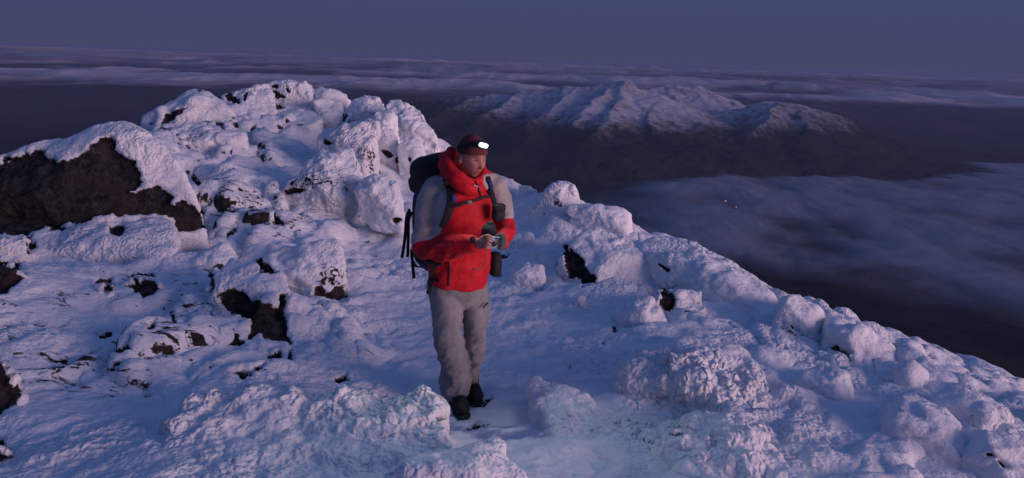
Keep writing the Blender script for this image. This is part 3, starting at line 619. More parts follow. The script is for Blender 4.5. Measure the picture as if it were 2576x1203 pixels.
def cloth_material(name, c1, c2=None, rough=0.85, weave=900, attr='grey', wr=0.004, sheen=0.0):
    m, N, L = mat_new(name); bs = N['Principled BSDF']; tc = N.new('ShaderNodeTexCoord').outputs['Object']
    n = noise_n(N, L, tc, 9, 5, 0.65); f = noise_n(N, L, tc, 60, 3, 0.6)
    dark = lambda c, k: tuple(x*k for x in c)
    c = mixc(N, L, smooth_n(N, L, n, 0.3, 0.7), dark(c1, 0.78), dark(c1, 1.12))
    if c2 is not None:
        d = mixc(N, L, smooth_n(N, L, n, 0.3, 0.7), dark(c2, 0.82), dark(c2, 1.1))
        c = mixc(N, L, smooth_n(N, L, attr_n(N, attr), 0.45, 0.55), c, d)
    L.new(c, bs.inputs['Base Color']); bs.inputs['Roughness'].default_value = rough; bs.inputs['Specular IOR Level'].default_value = 0.3
    bs.inputs['Sheen Weight'].default_value = sheen
    bp = N.new('ShaderNodeBump'); bp.inputs['Distance'].default_value = wr; L.new(mth(N, L, 'MULTIPLY_ADD', f, 0.3, mth(N, L, 'MULTIPLY', n, 2.0)), bp.inputs['Height'])
    L.new(bp.outputs[0], bs.inputs['Normal'])
    return m
def plain(name, c, rough=0.5, metal=0.0, emit=None, es=0.0):
    m, N, L = mat_new(name); bs = N['Principled BSDF']; tc = N.new('ShaderNodeTexCoord').outputs['Object']
    n = noise_n(N, L, tc, 40, 3, 0.6)
    L.new(mixc(N, L, n, tuple(x*0.8 for x in c), tuple(min(1, x*1.15) for x in c)), bs.inputs['Base Color'])
    bs.inputs['Roughness'].default_value = rough; bs.inputs['Metallic'].default_value = metal
    if emit: bs.inputs['Emission Color'].default_value = (*emit, 1); bs.inputs['Emission Strength'].default_value = es
    return m
M_JACKET = cloth_material('jacket_shell', (0.50, 0.003, 0.012), (0.35, 0.31, 0.30), 0.7, sheen=0.05)
M_TROUSER = cloth_material('trouser_cloth', (0.225, 0.22, 0.23), wr=0.005)
M_BLACK = cloth_material('black_nylon', (0.014, 0.013, 0.016), rough=0.75)
M_PACK = cloth_material('rucksack_nylon', (0.016, 0.016, 0.022), (0.02, 0.03, 0.16), rough=0.7)
M_BLUE = cloth_material('blue_nylon', (0.03, 0.04, 0.20), rough=0.7)
M_HAT = cloth_material('knitted_wool', (0.11, 0.028, 0.032), rough=0.95)
M_GLOVE = cloth_material('grey_fleece', (0.10, 0.09, 0.09), rough=0.95)
M_BOOT = cloth_material('boot_leather', (0.014, 0.012, 0.011), rough=0.5)
M_SOLE = plain('boot_rubber', (0.02, 0.02, 0.02), 0.8)
M_SILVER = plain('camera_silver', (0.55, 0.57, 0.58), 0.32, 0.6)
M_DKPL = plain('dark_plastic', (0.02, 0.02, 0.022), 0.35)
M_GLASS = plain('lens_glass', (0.03, 0.035, 0.05), 0.08)
M_LAMP = plain('lamp_lens', (0.9, 0.95, 0.95), 0.3, 0, (0.70, 1.0, 0.84), 2.2)
M_BUCK = plain('buckle_plastic', (0.12, 0.12, 0.12), 0.4)
def skin_material():
    m, N, L = mat_new('skin'); bs = N['Principled BSDF']; tc = N.new('ShaderNodeTexCoord').outputs['Object']
    n = noise_n(N, L, tc, 30, 4, 0.6)
    c = mixc(N, L, n, (0.36, 0.15, 0.115), (0.47, 0.22, 0.17))
    c = mixc(N, L, attr_n(N, 'lip'), c, (0.27, 0.075, 0.065)); c = mixc(N, L, attr_n(N, 'brow'), c, (0.10, 0.06, 0.045)); c = mixc(N, L, attr_n(N, 'eye'), c, (0.03, 0.02, 0.02))
    L.new(c, bs.inputs['Base Color']); bs.inputs['Roughness'].default_value = 0.55; bs.inputs['Subsurface Weight'].default_value = 0.08; bs.inputs['Subsurface Radius'].default_value = (0.01, 0.004, 0.002)
    return m
M_SKIN = skin_material()

def build_person():
    base = q2(500, 960, 0.05); gz = 0.03
    root = empty('person', (base[0], YP+0.02, gz)); root.name = 'person'
    tag(root, 'hiker in a red and grey jacket and grey trousers holding a small silver camera', 'person')
    # ---- head
    HY = math.radians(38); HR = rotz(HY)@rotx(math.radians(9)); HC = q1(592, 262, -0.03)
    hv, hf = ico(5)
    x, y, z = hv.T
    sx = 0.074*(1-0.20*sstep(0.0, -0.9, z))*(1-0.05*sstep(0.3, 1, z)); sy = np.where(y < 0, 0.098*(1-0.10*sstep(-0.2, -1, z)), 0.104*(1-0.35*sstep(-0.1, -0.9, z)))
    hp = np.stack([x*sx, y*sy, z*np.where(z > 0, 0.115, 0.120)], 1)
    fr = sstep(0, -0.5, y)
    g = lambda cx, cz, wx, wz: np.exp(-((hp[:, 0]-cx)/wx)**2-((hp[:, 2]-cz)/wz)**2)
    dy = -0.010*g(0, -0.100, 0.026, 0.020)-0.012*g(0, -0.015, 0.010, 0.024)-0.021*g(0, -0.034, 0.0115, 0.014)-0.007*g(0, 0.028, 0.045, 0.012)
    dy += 0.014*g(0.030, 0.006, 0.016, 0.013)+0.014*g(-0.030, 0.006, 0.016, 0.013)-0.006*g(0.042, -0.028, 0.018, 0.02)-0.006*g(-0.042, -0.028, 0.018, 0.02)
    dy += -0.007*g(0, -0.064, 0.022, 0.006)-0.006*g(0, -0.078, 0.019, 0.006)+0.004*g(0, -0.071, 0.022, 0.0022)+0.004*g(0, -0.090, 0.024, 0.006)
    dy += -0.004*g(0.030, 0.004, 0.012, 0.006)-0.004*g(-0.030, 0.004, 0.012, 0.006)
    hp[:, 1] += dy*fr
    head = (hp@HR.T+HC, [tuple(f) for f in hf])
    ears = [sbox(HC+HR@np.array([sd*0.077, 0.012, -0.008]), (0.010, 0.018, 0.031), HR@rotz(sd*0.35), e=0.9, s=3) for sd in (-1, 1)]
    TY = math.radians(30); side = (math.cos(TY), math.sin(TY), 0)
    torso_c = [q1(500, 1120, 0), q1(510, 900, 0.0), q1(520, 700, 0.0), q1(530, 520, 0.02), q1(545, 440, 0.02)]
    bodyp = [head]+ears
    bodyp.append(tube([q1(548, 470, 0.03), q1(565, 380, 0.02), HC+HR@np.array([0, 0.02, -0.05])], [0.064, 0.058, 0.056], m=3))
    bodyp.append(tube(torso_c, [0.15, 0.145, 0.16, 0.165, 0.10], [0.10, 0.10, 0.11, 0.10, 0.07], side=side))
    armR = [q1(350, 500, 0.03), q1(300, 660, 0.01), q1(268, 855, -0.02), q1(400, 882, -0.13), q1(520, 872, -0.22), q1(606, 858, -0.27)]
    armL = [q1(735, 470, 0.10), q1(782, 570, 0.09), q1(812, 730, 0.03), q1(815, 800, -0.10), q1(806, 848, -0.22)]
    bodyp.append(tube(armR, [0.055, 0.05, 0.046, 0.043, 0.036, 0.028], m=4)); bodyp.append(tube(armL, [0.05, 0.046, 0.044, 0.036, 0.028], m=4))
    legL = [q2(430, 60, 0.0), q2(425, 300, -0.02), q2(440, 520, -0.05), q2(465, 720, 0.0), q2(480, 880, 0.02), q2(485, 930, 0.02)]
    legR = [q2(600, 60, 0.05), q2(615, 300, 0.06), q2(605, 520, 0.06), q2(590, 700, 0.14), q2(580, 850, 0.19), q2(580, 900, 0.19)]
    for lg in (legL, legR): bodyp.append(tube(lg, [0.085, 0.075, 0.055, 0.05, 0.036, 0.036], m=4))
    # right hand, bare, curled round the camera's end
    CC = q1(745, 852, -0.335)      # camera centre
    W = q1(606, 858, -0.27); palm = q1(655, 858, -0.30)
    bodyp.append(tube([W, q1(630, 858, -0.285), palm, q1(680, 856, -0.315)], [0.024, 0.030, 0.036, 0.030], [0.018, 0.017, 0.017, 0.014], side=(0, 0, 1), m=4))
    fing = [[(668, 822, -0.325), (684, 806, -0.362), (706, 803, -0.375), (728, 812, -0.372)],
            [(672, 842, -0.325), (690, 832, -0.368), (712, 834, -0.380), (728, 842, -0.372)],
            [(672, 862, -0.322), (688, 858, -0.364), (706, 862, -0.376), (720, 868, -0.368)],
            [(668, 882, -0.318), (680, 884, -0.352), (694, 888, -0.364), (708, 890, -0.358)]]
    rads = [[0.0105, 0.0098, 0.0088, 0.0075], [0.011, 0.010, 0.009, 0.0078], [0.0105, 0.0095, 0.0085, 0.0072], [0.009, 0.0085, 0.0075, 0.0065]]
    for fg, r_ in zip(fing, rads): bodyp.append(tube([q1(*t) for t in fg], r_, n=12, m=3))
    bodyp.append(tube([q1(640, 838, -0.29), q1(662, 818, -0.30), q1(690, 812, -0.305), q1(715, 818, -0.300)], [0.013, 0.0115, 0.010, 0.008], n=12, m=3))
    v, f = voxel_union(bodyp, 0.0042, 1)
    l = (v-HC)@HR; gg = lambda cx, cz, wx, wz: np.exp(-((l[:, 0]-cx)/wx)**2-((l[:, 2]-cz)/wz)**2)*(l[:, 1] < -0.03)
    child_np('body', v, f, M_SKIN, root, {'lip': np.clip(1.2*(gg(0, -0.066, 0.021, 0.006)+gg(0, -0.076, 0.018, 0.005)), 0, 1), 'brow': np.clip(1.1*(gg(0.030, 0.027, 0.017, 0.005)+gg(-0.030, 0.027, 0.017, 0.005)), 0, 0.85), 'eye': np.clip(1.3*(gg(0.030, 0.005, 0.009, 0.0042)+gg(-0.030, 0.005, 0.009, 0.0042)), 0, 0.9)})
    # ---- hat
    hb, hf2 = ico(5); keep = sstep(-0.10, 0.05, hb[:, 2]+0.12*hb[:, 1])
    hh = hb*np.array([0.087, 0.111, 0.135]); hh[:, 2] += 0.004
    hh[:, 2] = np.where(hh[:, 2] < 0.030-0.20*hh[:, 1]*0, 0.030+0.02*(hh[:, 2]-0.03), hh[:, 2])
    rib = 0.0012*np.sin(np.arctan2(hb[:, 0], hb[:, 1])*46)*sstep(0.075, 0.045, hh[:, 2])
    hh = hh*(1+rib[:, None]*6)
    hat = mesh_obj('hat', [(hh@(rotz(HY)@rotx(math.radians(4))).T+HC+np.array([0, 0, 0.004]), [tuple(t) for t in hf2])], M_HAT, root)
    for sd in (-1,):
        hp_ = [HC+HR@np.array([sd*0.077, -0.005+0.02*t, 0.02-0.045*abs(t-0.5)]) for t in (0, 0.5, 1.0, 1.6)]
        mesh_obj('hair', [tube(hp_, [0.007, 0.009, 0.010, 0.009], n=10, m=3)], plain('grey_brown_hair', (0.16, 0.12, 0.10), 0.8), root)
    # ---- jacket
    jk = [tube([q1(488, 1142, 0.0), q1(500, 1060, 0.0), q1(512, 900, 0.0), q1(530, 740, 0.0), q1(535, 600, 0.01), q1(538, 510, 0.02), q1(545, 440, 0.02)],
               [0.190, 0.200, 0.196, 0.192, 0.190, 0.172, 0.095], [0.145, 0.152, 0.150, 0.155, 0.150, 0.125, 0.085], side=side, n=40, m=6, cap=False)]
    jk.append(tube([q1(345, 492, 0.03), q1(312, 570, 0.02), q1(292, 680, 0.0), q1(272, 800, -0.01), q1(272, 865, -0.03), q1(345, 884, -0.09), q1(430, 886, -0.15), q1(520, 872, -0.215), q1(600, 860, -0.262)],
                   [0.088, 0.090, 0.088, 0.082, 0.082, 0.082, 0.076, 0.064, 0.050], m=5))
    jk.append(tube([q1(740, 455, 0.08), q1(768, 510, 0.09), q1(788, 600, 0.08), q1(812, 720, 0.03), q1(818, 775, -0.04), q1(814, 815, -0.12), q1(808, 845, -0.19)],
                   [0.076, 0.076, 0.072, 0.066, 0.062, 0.054, 0.046], m=5))
    jk.append(tube([q1(330, 478, 0.05), q1(430, 440, 0.04), q1(545, 425, 0.03), q1(650, 428, 0.06), q1(745, 448, 0.09)], [0.075, 0.080, 0.078, 0.075, 0.068], m=4))
    # standing collar and folded hood
    ring = [q1(402, 262, 0.05), q1(440, 325, -0.045), q1(505, 390, -0.105), q1(580, 428, -0.105), q1(640, 418, -0.06), q1(672, 380, 0.01), q1(640, 320, 0.10), q1(540, 285, 0.15), q1(450, 250, 0.12)]
    jk.append(tube(ring, [0.036, 0.034, 0.030, 0.020, 0.018, 0.020, 0.028, 0.040, 0.042], m=4, closed=True, side=(0, 0, 1), n=14))
    jk.append(tube([t+np.array([0, 0, -0.045]) for t in ring], 0.042, m=4, closed=True, side=(0, 0, 1), n=14))
    jk.append(tube([q1(448, 212, 0.045), q1(425, 262, 0.03), q1(432, 320, -0.01), q1(480, 380, -0.06)], [0.026, 0.036, 0.038, 0.036], [0.032, 0.044, 0.04, 0.034], m=4))
    v, f = voxel_union(jk, 0.008, 3); n = normals(v, f)
    u_, v_, _ = proj(v); a = (u_-972.7)/0.3624; b = (v_-301.9)/0.3624
    fold = ridged(np.stack([v[:, 0]*4+v[:, 2]*3, v[:, 1]*4, v[:, 2]*9-v[:, 0]*5], 1), 3, 700)-0.5
    arm = sstep(120, 20, np.abs(a-260))*0+sstep(560, 360, a)*sstep(760, 850, b)*sstep(1010, 950, b)+np.exp(-((a-235)/70)**2-((b-800)/90)**2)+0.6*np.exp(-((b-1010)/150)**2)+np.exp(-((a-840)/50)**2-((b-760)/90)**2)
    v = v+n*((0.014+0.024*np.clip(arm, 0, 1))*fold+0.008*fbm(v*7, 2, 710))[:, None]
    gl = [(120, 905), (188, 862), (270, 832), (368, 792), (400, 700), (425, 560), (432, 440), (395, 400), (330, 380), (150, 430)]
    gr = [(700, 350), (664, 372), (672, 440), (730, 560), (760, 690), (800, 690), (872, 682), (960, 690), (950, 350)]
    s1, _, _ = poly_sd(a, b, gl); s2, _, _ = poly_sd(a, b, gr)
    grey = np.maximum(sstep(-4, 4, s1), sstep(-4, 4, s2))*(v[:, 2] < q1(500, 372)[2])
    jacket = child_np('jacket', v, f, M_JACKET, root, {'grey': grey})
    bvh = BVHTree.FromPolygons([tuple(t) for t in v], [tuple(t) for t in f])
    def on(a, b, off=0.006):
        r = ray(972.7+a*0.3624, 301.9+b*0.3624); h = bvh.ray_cast(Vector(tuple(CAM)), Vector(tuple(r)))
        if h[0] is None: return q1(a, b, 0)
        return np.array(h[0][:])+np.array(h[1][:])*off if (h[1].dot(Vector(tuple(r))) < 0) else np.array(h[0][:])-np.array(h[1][:])*off
    def band(pts, w, t=0.005, off=0.006):
        q = catmull(np.array(pts, float), 4); return tube([on(*k, off) for k in q], w, t, side=(1, 0.2, 0.1), m=2, n=12)
    mesh_obj('pocket_zip', [band([(432, 985), (436, 1040), (432, 1090), (430, 1150)], 0.006, 0.003, 0.003)], M_BLACK, jacket)
    mesh_obj('front_zip', [band([(612, 425), (632, 470), (652, 540)], 0.006, 0.003, 0.003)], M_BLACK, jacket)
    mesh_obj('chest_badge', [tube([on(604, 456, 0.004), on(620, 462, 0.004), on(634, 470, 0.004)], 0.004, 0.002, side=(0, 0, 1), n=8, m=2)], plain('badge', (0.5, 0.4, 0.4), 0.6), jacket)
    mesh_obj('wrist_tab', [tube([q1(598, 812, -0.335), q1(597, 835, -0.345), q1(600, 856, -0.335)], [0.014, 0.017, 0.013], [0.006, 0.007, 0.006], n=10, m=3)], M_BLACK, jacket)
    # ---- trousers
    tr = [tube([q1(490, 1080, 0.0), q2(492, 100, 0.0), q2(495, 190, 0.01)], [0.180, 0.186, 0.180], [0.130, 0.132, 0.125], side=side, n=32, cap=True),
          tube([q2(410, 130, -0.01), q2(416, 260, -0.05), q2(426, 400, -0.08), q2(440, 520, -0.08), q2(458, 640, -0.04), q2(478, 740, 0.0), q2(480, 805, 0.01), q2(478, 850, 0.0)],
               [0.118, 0.106, 0.094, 0.092, 0.092, 0.097, 0.098, 0.094], [0.120, 0.118, 0.11, 0.10, 0.10, 0.10, 0.10, 0.098], m=6, n=28),
          tube([q2(602, 130, 0.05), q2(614, 260, 0.05), q2(617, 400, 0.05), q2(614, 500, 0.06), q2(594, 620, 0.12), q2(576, 740, 0.18), q2(568, 830, 0.19)],
               [0.092, 0.085, 0.082, 0.079, 0.068, 0.068, 0.070], [0.105, 0.10, 0.10, 0.095, 0.085, 0.085, 0.085], m=6, n=28)]
    v, f = voxel_union(tr, 0.008, 3); n = normals(v, f); zz = v[:, 2]
    fold = ridged(np.stack([v[:, 0]*5+zz*2, v[:, 1]*5, zz*10-v[:, 0]*6], 1), 3, 720)-0.5
    fold2 = perlin(np.stack([v[:, 0]*9+zz*4.5, v[:, 1]*5, zz*2.2], 1), 730)
    am = 0.012+0.020*sstep(0.75, 0.35, zz)*sstep(0.05, 0.2, zz)
    v = v+n*(am*(fold-0.1)+0.014*fold2+0.006*fbm(v*9, 2, 740))[:, None]
    trousers = child_np('trousers', v, f, M_TROUSER, root)
    mesh_obj('thigh_pocket_zip', [tube([q2(668, 285, -0.055), q2(684, 268, -0.045), q2(700, 255, -0.03)], 0.005, n=8, m=2)], M_BLACK, trousers)
    # ---- boots
    for (ank, toe, heel) in ((q2(478, 885, 0.03), q2(540, 1066, -0.20), q2(462, 975, 0.08)), (q2(588, 830, 0.20), q2(632, 978, 0.0), q2(574, 890, 0.25))):
        zb = 0.035; d = toe-heel; d[2] = 0; L_ = 0.30; d /= np.linalg.norm(d); sd = np.array([-d[1], d[0], 0]); t0 = np.array([toe[0], toe[1], 0])
        pt = lambda s_, h_: t0-d*s_+np.array([0, 0, h_])
        up = [tube([pt(0.035, zb+0.028), pt(0.07, zb+0.038), pt(0.13, zb+0.052), pt(0.19, zb+0.062), pt(0.245, zb+0.055), pt(0.27, zb+0.05)], [0.042, 0.052, 0.050, 0.044, 0.044, 0.038], [0.030, 0.040, 0.050, 0.060, 0.058, 0.048], side=sd, n=24),
              tube([pt(0.205, zb+0.06), pt(0.205, zb+0.12), pt(0.21, zb+0.20)], [0.050, 0.054, 0.055], [0.058, 0.056, 0.058], side=sd, n=24)]
        v, f = voxel_union(up, 0.007, 3); n = normals(v, f); v = v+n*(0.003*fbm(v*30, 2, 750))[:, None]; v[:, 2] = np.maximum(v[:, 2], zb+0.002)
        boot = child_np('boot', v, f, M_BOOT, root)
        mesh_obj('sole', [tube([pt(0.012, zb), pt(0.05, zb-0.004), pt(0.12, zb-0.006), pt(0.19, zb-0.008), pt(0.25, zb-0.008), pt(0.29, zb-0.006)], [0.036, 0.054, 0.054, 0.046, 0.048, 0.034], 0.016, side=sd, n=20)], M_SOLE, boot)
        lc = []
        for i, s_ in enumerate((0.115, 0.135, 0.155, 0.172)):
            h_ = zb+0.098+0.012*i; lc.append(tube([pt(s_, h_)-sd*0.03, pt(s_-0.006, h_+0.012), pt(s_, h_)+sd*0.03], 0.0032, n=8, m=3))
        mesh_obj('laces', lc, plain('bootlace', (0.09, 0.08, 0.07), 0.8), boot)
    # ---- left hand in a grey glove holding the other end of the camera
    gp = [tube([q1(812, 842, -0.185), q1(806, 850, -0.24), q1(806, 852, -0.29)], [0.036, 0.036, 0.038], [0.026, 0.024, 0.024], side=(0, 0, 1), m=4)]
    for fg in ([(812, 815, -0.30), (806, 800, -0.345), (790, 800, -0.362)], [(814, 835, -0.30), (808, 828, -0.352), (794, 830, -0.366)], [(814, 858, -0.30), (808, 858, -0.350), (792, 862, -0.364)], [(810, 880, -0.295), (802, 884, -0.335), (786, 888, -0.350)], [(806, 812, -0.26), (785, 803, -0.295), (762, 808, -0.300)]):
        gp.append(tube([q1(*t) for t in fg], [0.014, 0.013, 0.011], n=12, m=4))
    v, f = voxel_union(gp, 0.0045, 1); child_np('glove', v, f, M_GLOVE, root)
    # ---- camera
    Yc = math.radians(14); RC = rotz(Yc)@roty(math.radians(6))
    cam_r = empty('compact_camera', CC); tag(cam_r, 'small silver compact camera held in both hands', 'camera')
    loc = lambda x, y, z: CC+RC@np.array([x, y, z])
    mesh_obj('camera_body', [sbox(CC, (0.046, 0.012, 0.035), RC, 0.18, 4)], M_SILVER, cam_r)
    mesh_obj('lens_ring', [tube([loc(-0.004, -0.010, 0), loc(-0.004, -0.020, 0)], 0.022, n=28, cap=False), tube([loc(-0.004, -0.020, 0), loc(-0.004, -0.030, 0)], 0.0175, n=28, cap=False)], M_SILVER, cam_r)
    mesh_obj('lens_surround', [tube([loc(-0.004, -0.0302, 0), loc(-0.004, -0.0312, 0)], 0.0145, n=28, cap=False)], M_DKPL, cam_r)
    mesh_obj('lens_glass', [sbox(loc(-0.004, -0.031, 0), (0.0085, 0.003, 0.0085), RC, 1.0, 3)], M_GLASS, cam_r)
    mesh_obj('flash', [sbox(loc(0.022, -0.0115, 0.022), (0.008, 0.002, 0.004), RC, 0.2, 3)], plain('flash_glass', (0.7, 0.72, 0.72), 0.2), cam_r)
    mesh_obj('shutter_button', [sbox(loc(-0.026, 0, 0.034), (0.006, 0.006, 0.003), RC, 0.8, 3)], M_SILVER, cam_r)
    mesh_obj('wrist_strap', [tube([q1(700, 892, -0.34), q1(688, 925, -0.335), q1(690, 960, -0.33), q1(680, 1000, -0.32), q1(655, 1030, -0.31), q1(625, 1036, -0.31), q1(608, 1020, -0.31)], 0.0035, n=8, m=5), tube([q1(600, 1034, -0.31), q1(632, 1038, -0.31)], 0.006, n=8, m=3)], plain('strap_cord', (0.30, 0.10, 0.09), 0.8), cam_r)
    # ---- headlamp
    LH = HC+HR@np.array([0.010, -0.135, 0.078])
    hl = empty('headlamp', LH); tag(hl, 'lit headlamp strapped over the dark red knitted hat', 'headlamp')
    HR2 = rotz(HY)@rotx(math.radians(4)); hc = HC+np.array([0, 0, 0.004])
    bandp = []
    for t in np.linspace(0, 2*math.pi, 28, endpoint=False):
        zc = 0.066+0.026*-math.sin(t); k = math.sqrt(max(0, 1-((zc-0.004)/0.135)**2))
        bandp.append(hc+HR2@np.array([math.cos(t)*0.0905*k, math.sin(t)*0.115*k, zc]))
    mesh_obj('head_band', [tube(bandp, 0.013, 0.0025, side=(0, 0, 1), closed=True, m=2, n=10)], M_BLACK, hl)
    FRN = HR@np.array([0, -1, 0])
    RL = rotz(HY)@roty(math.radians(14))@rotx(math.radians(20))
    lc = hc+HR2@np.array([-0.014, -0.113, 0.098])
    mesh_obj('lamp_housing', [sbox(lc, (0.034, 0.018, 0.020), RL, 0.45, 4)], M_DKPL, hl)
    mesh_obj('lamp_lens', [sbox(lc+RL@np.array([0, -0.018, 0.001]), (0.031, 0.009, 0.0135), RL, 0.5, 4)], M_LAMP, hl)
    sp = bpy.data.lights.new('headlamp_beam', 'SPOT'); sp.energy = LAMP_W; sp.color = (0.92, 1.0, 0.95); sp.spot_size = math.radians(108); sp.spot_blend = 0.7; sp.shadow_soft_size = 0.02
    so_ = bpy.data.objects.new('headlamp_beam', sp); C.objects.link(so_); src = lc+RL@np.array([0, -0.03, 0]); aim = np.array(LAMP_AIM)
    so_.location = tuple(src); so_.rotation_euler = Vector(tuple(src-aim)).to_track_quat('Z', 'Y').to_euler()
    # ---- rucksack
    PY = math.radians(33); RP = rotz(PY)@rotx(math.radians(-4))
    pc = q1(372, 720, 0.24); pk = empty('rucksack', (pc[0], pc[1], 0.9)); tag(pk, 'black and blue rucksack worn on the back of the hiker', 'rucksack')
    pl_ = lambda x, y, z: pc+RP@np.array([x, y, z])
    bg_ = [sbox(pl_(0, 0, -0.02), (0.165, 0.125, 0.285), RP, 0.5, 5), sbox(pl_(-0.15, 0.0, -0.12), (0.035, 0.07, 0.12), RP, 0.7, 4), sbox(pl_(0, 0.10, -0.08), (0.12, 0.05, 0.17), RP, 0.6, 4)]
    v, f = voxel_union(bg_, 0.010, 2); n = normals(v, f); l = (v-pc)@RP
    v = v+n*(0.014*(ridged(l*np.array([6, 6, 4]), 3, 760)-0.5)+0.006*fbm(v*8, 2, 761))[:, None]
    bag = child_np('main_bag', v, f, M_PACK, pk, {'grey': sstep(0.14, 0.16, l[:, 2])*sstep(0.25, 0.22, l[:, 2])+((l[:, 2] < -0.24)*1.0)})
    RT = RP@roty(math.radians(-9))@rotx(math.radians(-6)); lc_ = pc+RP@np.array([-0.005, 0.005, 0.345])
    v, f = voxel_union([sbox(lc_, (0.165, 0.145, 0.105), RT, 0.6, 5), sbox(lc_+RT@np.array([0, 0.02, -0.06]), (0.172, 0.150, 0.06), RT, 0.4, 4)], 0.010, 2); n = normals(v, f)
    v = v+n*(0.016*(ridged(v*5.5, 3, 770)-0.5))[:, None]
    child_np('lid', v, f, M_PACK, pk, {'grey': np.zeros(len(v))})
    mesh_obj('lid_strap', [tube([q1(240, 478, 0.04), q1(285, 462, 0.03), q1(330, 446, 0.05)], 0.004, n=8, m=3)], plain('reflective_tape', (0.45, 0.45, 0.48), 0.4), pk)
    st = [band([(428, 432), (446, 480), (452, 540), (446, 600), (420, 680), (392, 745)], [0.026]*21, 0.007), tube([q1(330, 330, 0.16), q1(380, 355, 0.12), q1(410, 395, 0.03), on(428, 432)], [0.03, 0.028, 0.026, 0.026], 0.012, side=(1, 0.4, 0), m=4, n=12)]
    mesh_obj('shoulder_strap', st, M_BLACK, pk)
    mesh_obj('shoulder_strap', [band([(692, 400), (708, 450), (724, 510), (738, 570), (746, 640)], [0.020]*17, 0.007)], M_BLACK, pk)
    mesh_obj('strap_pad', [band([(466, 530), (470, 565)], [0.014]*5, 0.006, 0.013)], M_BLUE, pk)
    mesh_obj('strap_pad', [band([(700, 425), (712, 475)], [0.010]*5, 0.006, 0.014)], M_BLUE, pk)
    mesh_obj('chest_strap', [tube([on(452, 602, 0.012), on(500, 592, 0.010), on(545, 580, 0.010), on(600, 564, 0.010), on(660, 544, 0.010), on(722, 522, 0.014)], 0.0095, 0.003, side=(0.2, 0, 1), n=10, m=4)], M_BLACK, pk)
    mesh_obj('chest_buckle', [sbox(on(570, 573, 0.012), (0.016, 0.006, 0.011), rotz(0.3), 0.4, 3)], M_BUCK, pk)
    mesh_obj('hip_belt', [band([(262, 975), (300, 985), (345, 1000), (385, 1002)], [0.020]*13, 0.008)], M_PACK, pk)
    mesh_obj('hip_pocket', [sbox(q1(752, 1000, 0.12), (0.036, 0.05, 0.080), rotz(0.5), 0.6, 4), tube([q1(745, 1080, 0.12), q1(775, 1088, 0.13), q1(800, 1078, 0.16)], 0.006, n=8, m=3)], M_BLACK, pk)
    for nm, pts in (('side_strap', [(160, 620, 0.12), (138, 680, 0.08), (132, 760, 0.08), (122, 860, 0.09), (106, 955, 0.10)]), ('side_strap', [(175, 640, 0.10), (152, 700, 0.08), (150, 820, 0.08), (146, 950, 0.09)]),
                    ('side_strap', [(172, 900, 0.05), (178, 970, 0.04), (200, 1012, 0.03), (240, 1022, 0.02)]), ('side_strap', [(178, 980, 0.05), (184, 1040, 0.05), (190, 1100, 0.05)])):
        mesh_obj(nm, [tube([q1(*t) for t in pts], 0.010, 0.003, side=(1, 0.3, 0), n=10, m=4)], M_BLACK, pk)
    mesh_obj('belt_webbing', [tube([on(335, 1005, 0.012), on(322, 1060, 0.012), on(312, 1120, 0.012), q1(305, 1165, -0.16), q1(296, 1200, -0.16)], 0.012, 0.003, n=10, m=4), sbox(q1(290, 1195, -0.16), (0.014, 0.008, 0.012), e=0.5, s=3), tube([on(325, 1110, 0.012), on(370, 1108, 0.012)], 0.010, 0.004, side=(0, 0, 1), n=10)], M_BLACK, pk)
    # ---- black pouch on the strap and the spare glove
    c1 = q1(776, 640, -0.10); po = empty('strap_pouch', c1); tag(po, 'black padded pouch hanging from the rucksack strap at the chest', 'pouch')
    v, f = voxel_union([sbox(c1, (0.038, 0.032, 0.056), rotz(0.5)@roty(0.08), 0.55, 4)], 0.006, 1); n = normals(v, f); v = v+n*(0.007*fbm(v*18, 3, 780))[:, None]
    child_np('pouch_body', v, f, M_BLACK, po); mesh_obj('pouch_flap', [sbox(c1+np.array([0.002, -0.012, 0.030]), (0.039, 0.028, 0.024), rotz(0.5), 0.5, 4)], M_BLACK, po)
    c2 = q1(718, 752, -0.24)
    v, f = voxel_union([tube([q1(712, 790, -0.25), q1(706, 760, -0.245), q1(700, 735, -0.235)], [0.036, 0.038, 0.030], [0.022, 0.022, 0.018], m=4)]+[tube([q1(*t) for t in fg], [0.014, 0.013, 0.010], n=12, m=3) for fg in ([(686, 745, -0.235), (672, 760, -0.25), (668, 785, -0.255)], [(700, 730, -0.23), (712, 716, -0.235), (735, 716, -0.235)], [(715, 740, -0.23), (735, 735, -0.235), (752, 748, -0.235)], [(722, 760, -0.24), (745, 762, -0.24), (760, 778, -0.24)], [(720, 785, -0.25), (745, 790, -0.25), (765, 800, -0.25)])], 0.005, 1)
    gl_ = np_mesh('spare_glove', v, f, M_BLACK); tag(gl_, 'black knitted glove bunched against the red chest above the camera', 'glove')
LAMP_W = 24.0; LAMP_AIM = (0.05, 3.3, 0.2)
build_person()
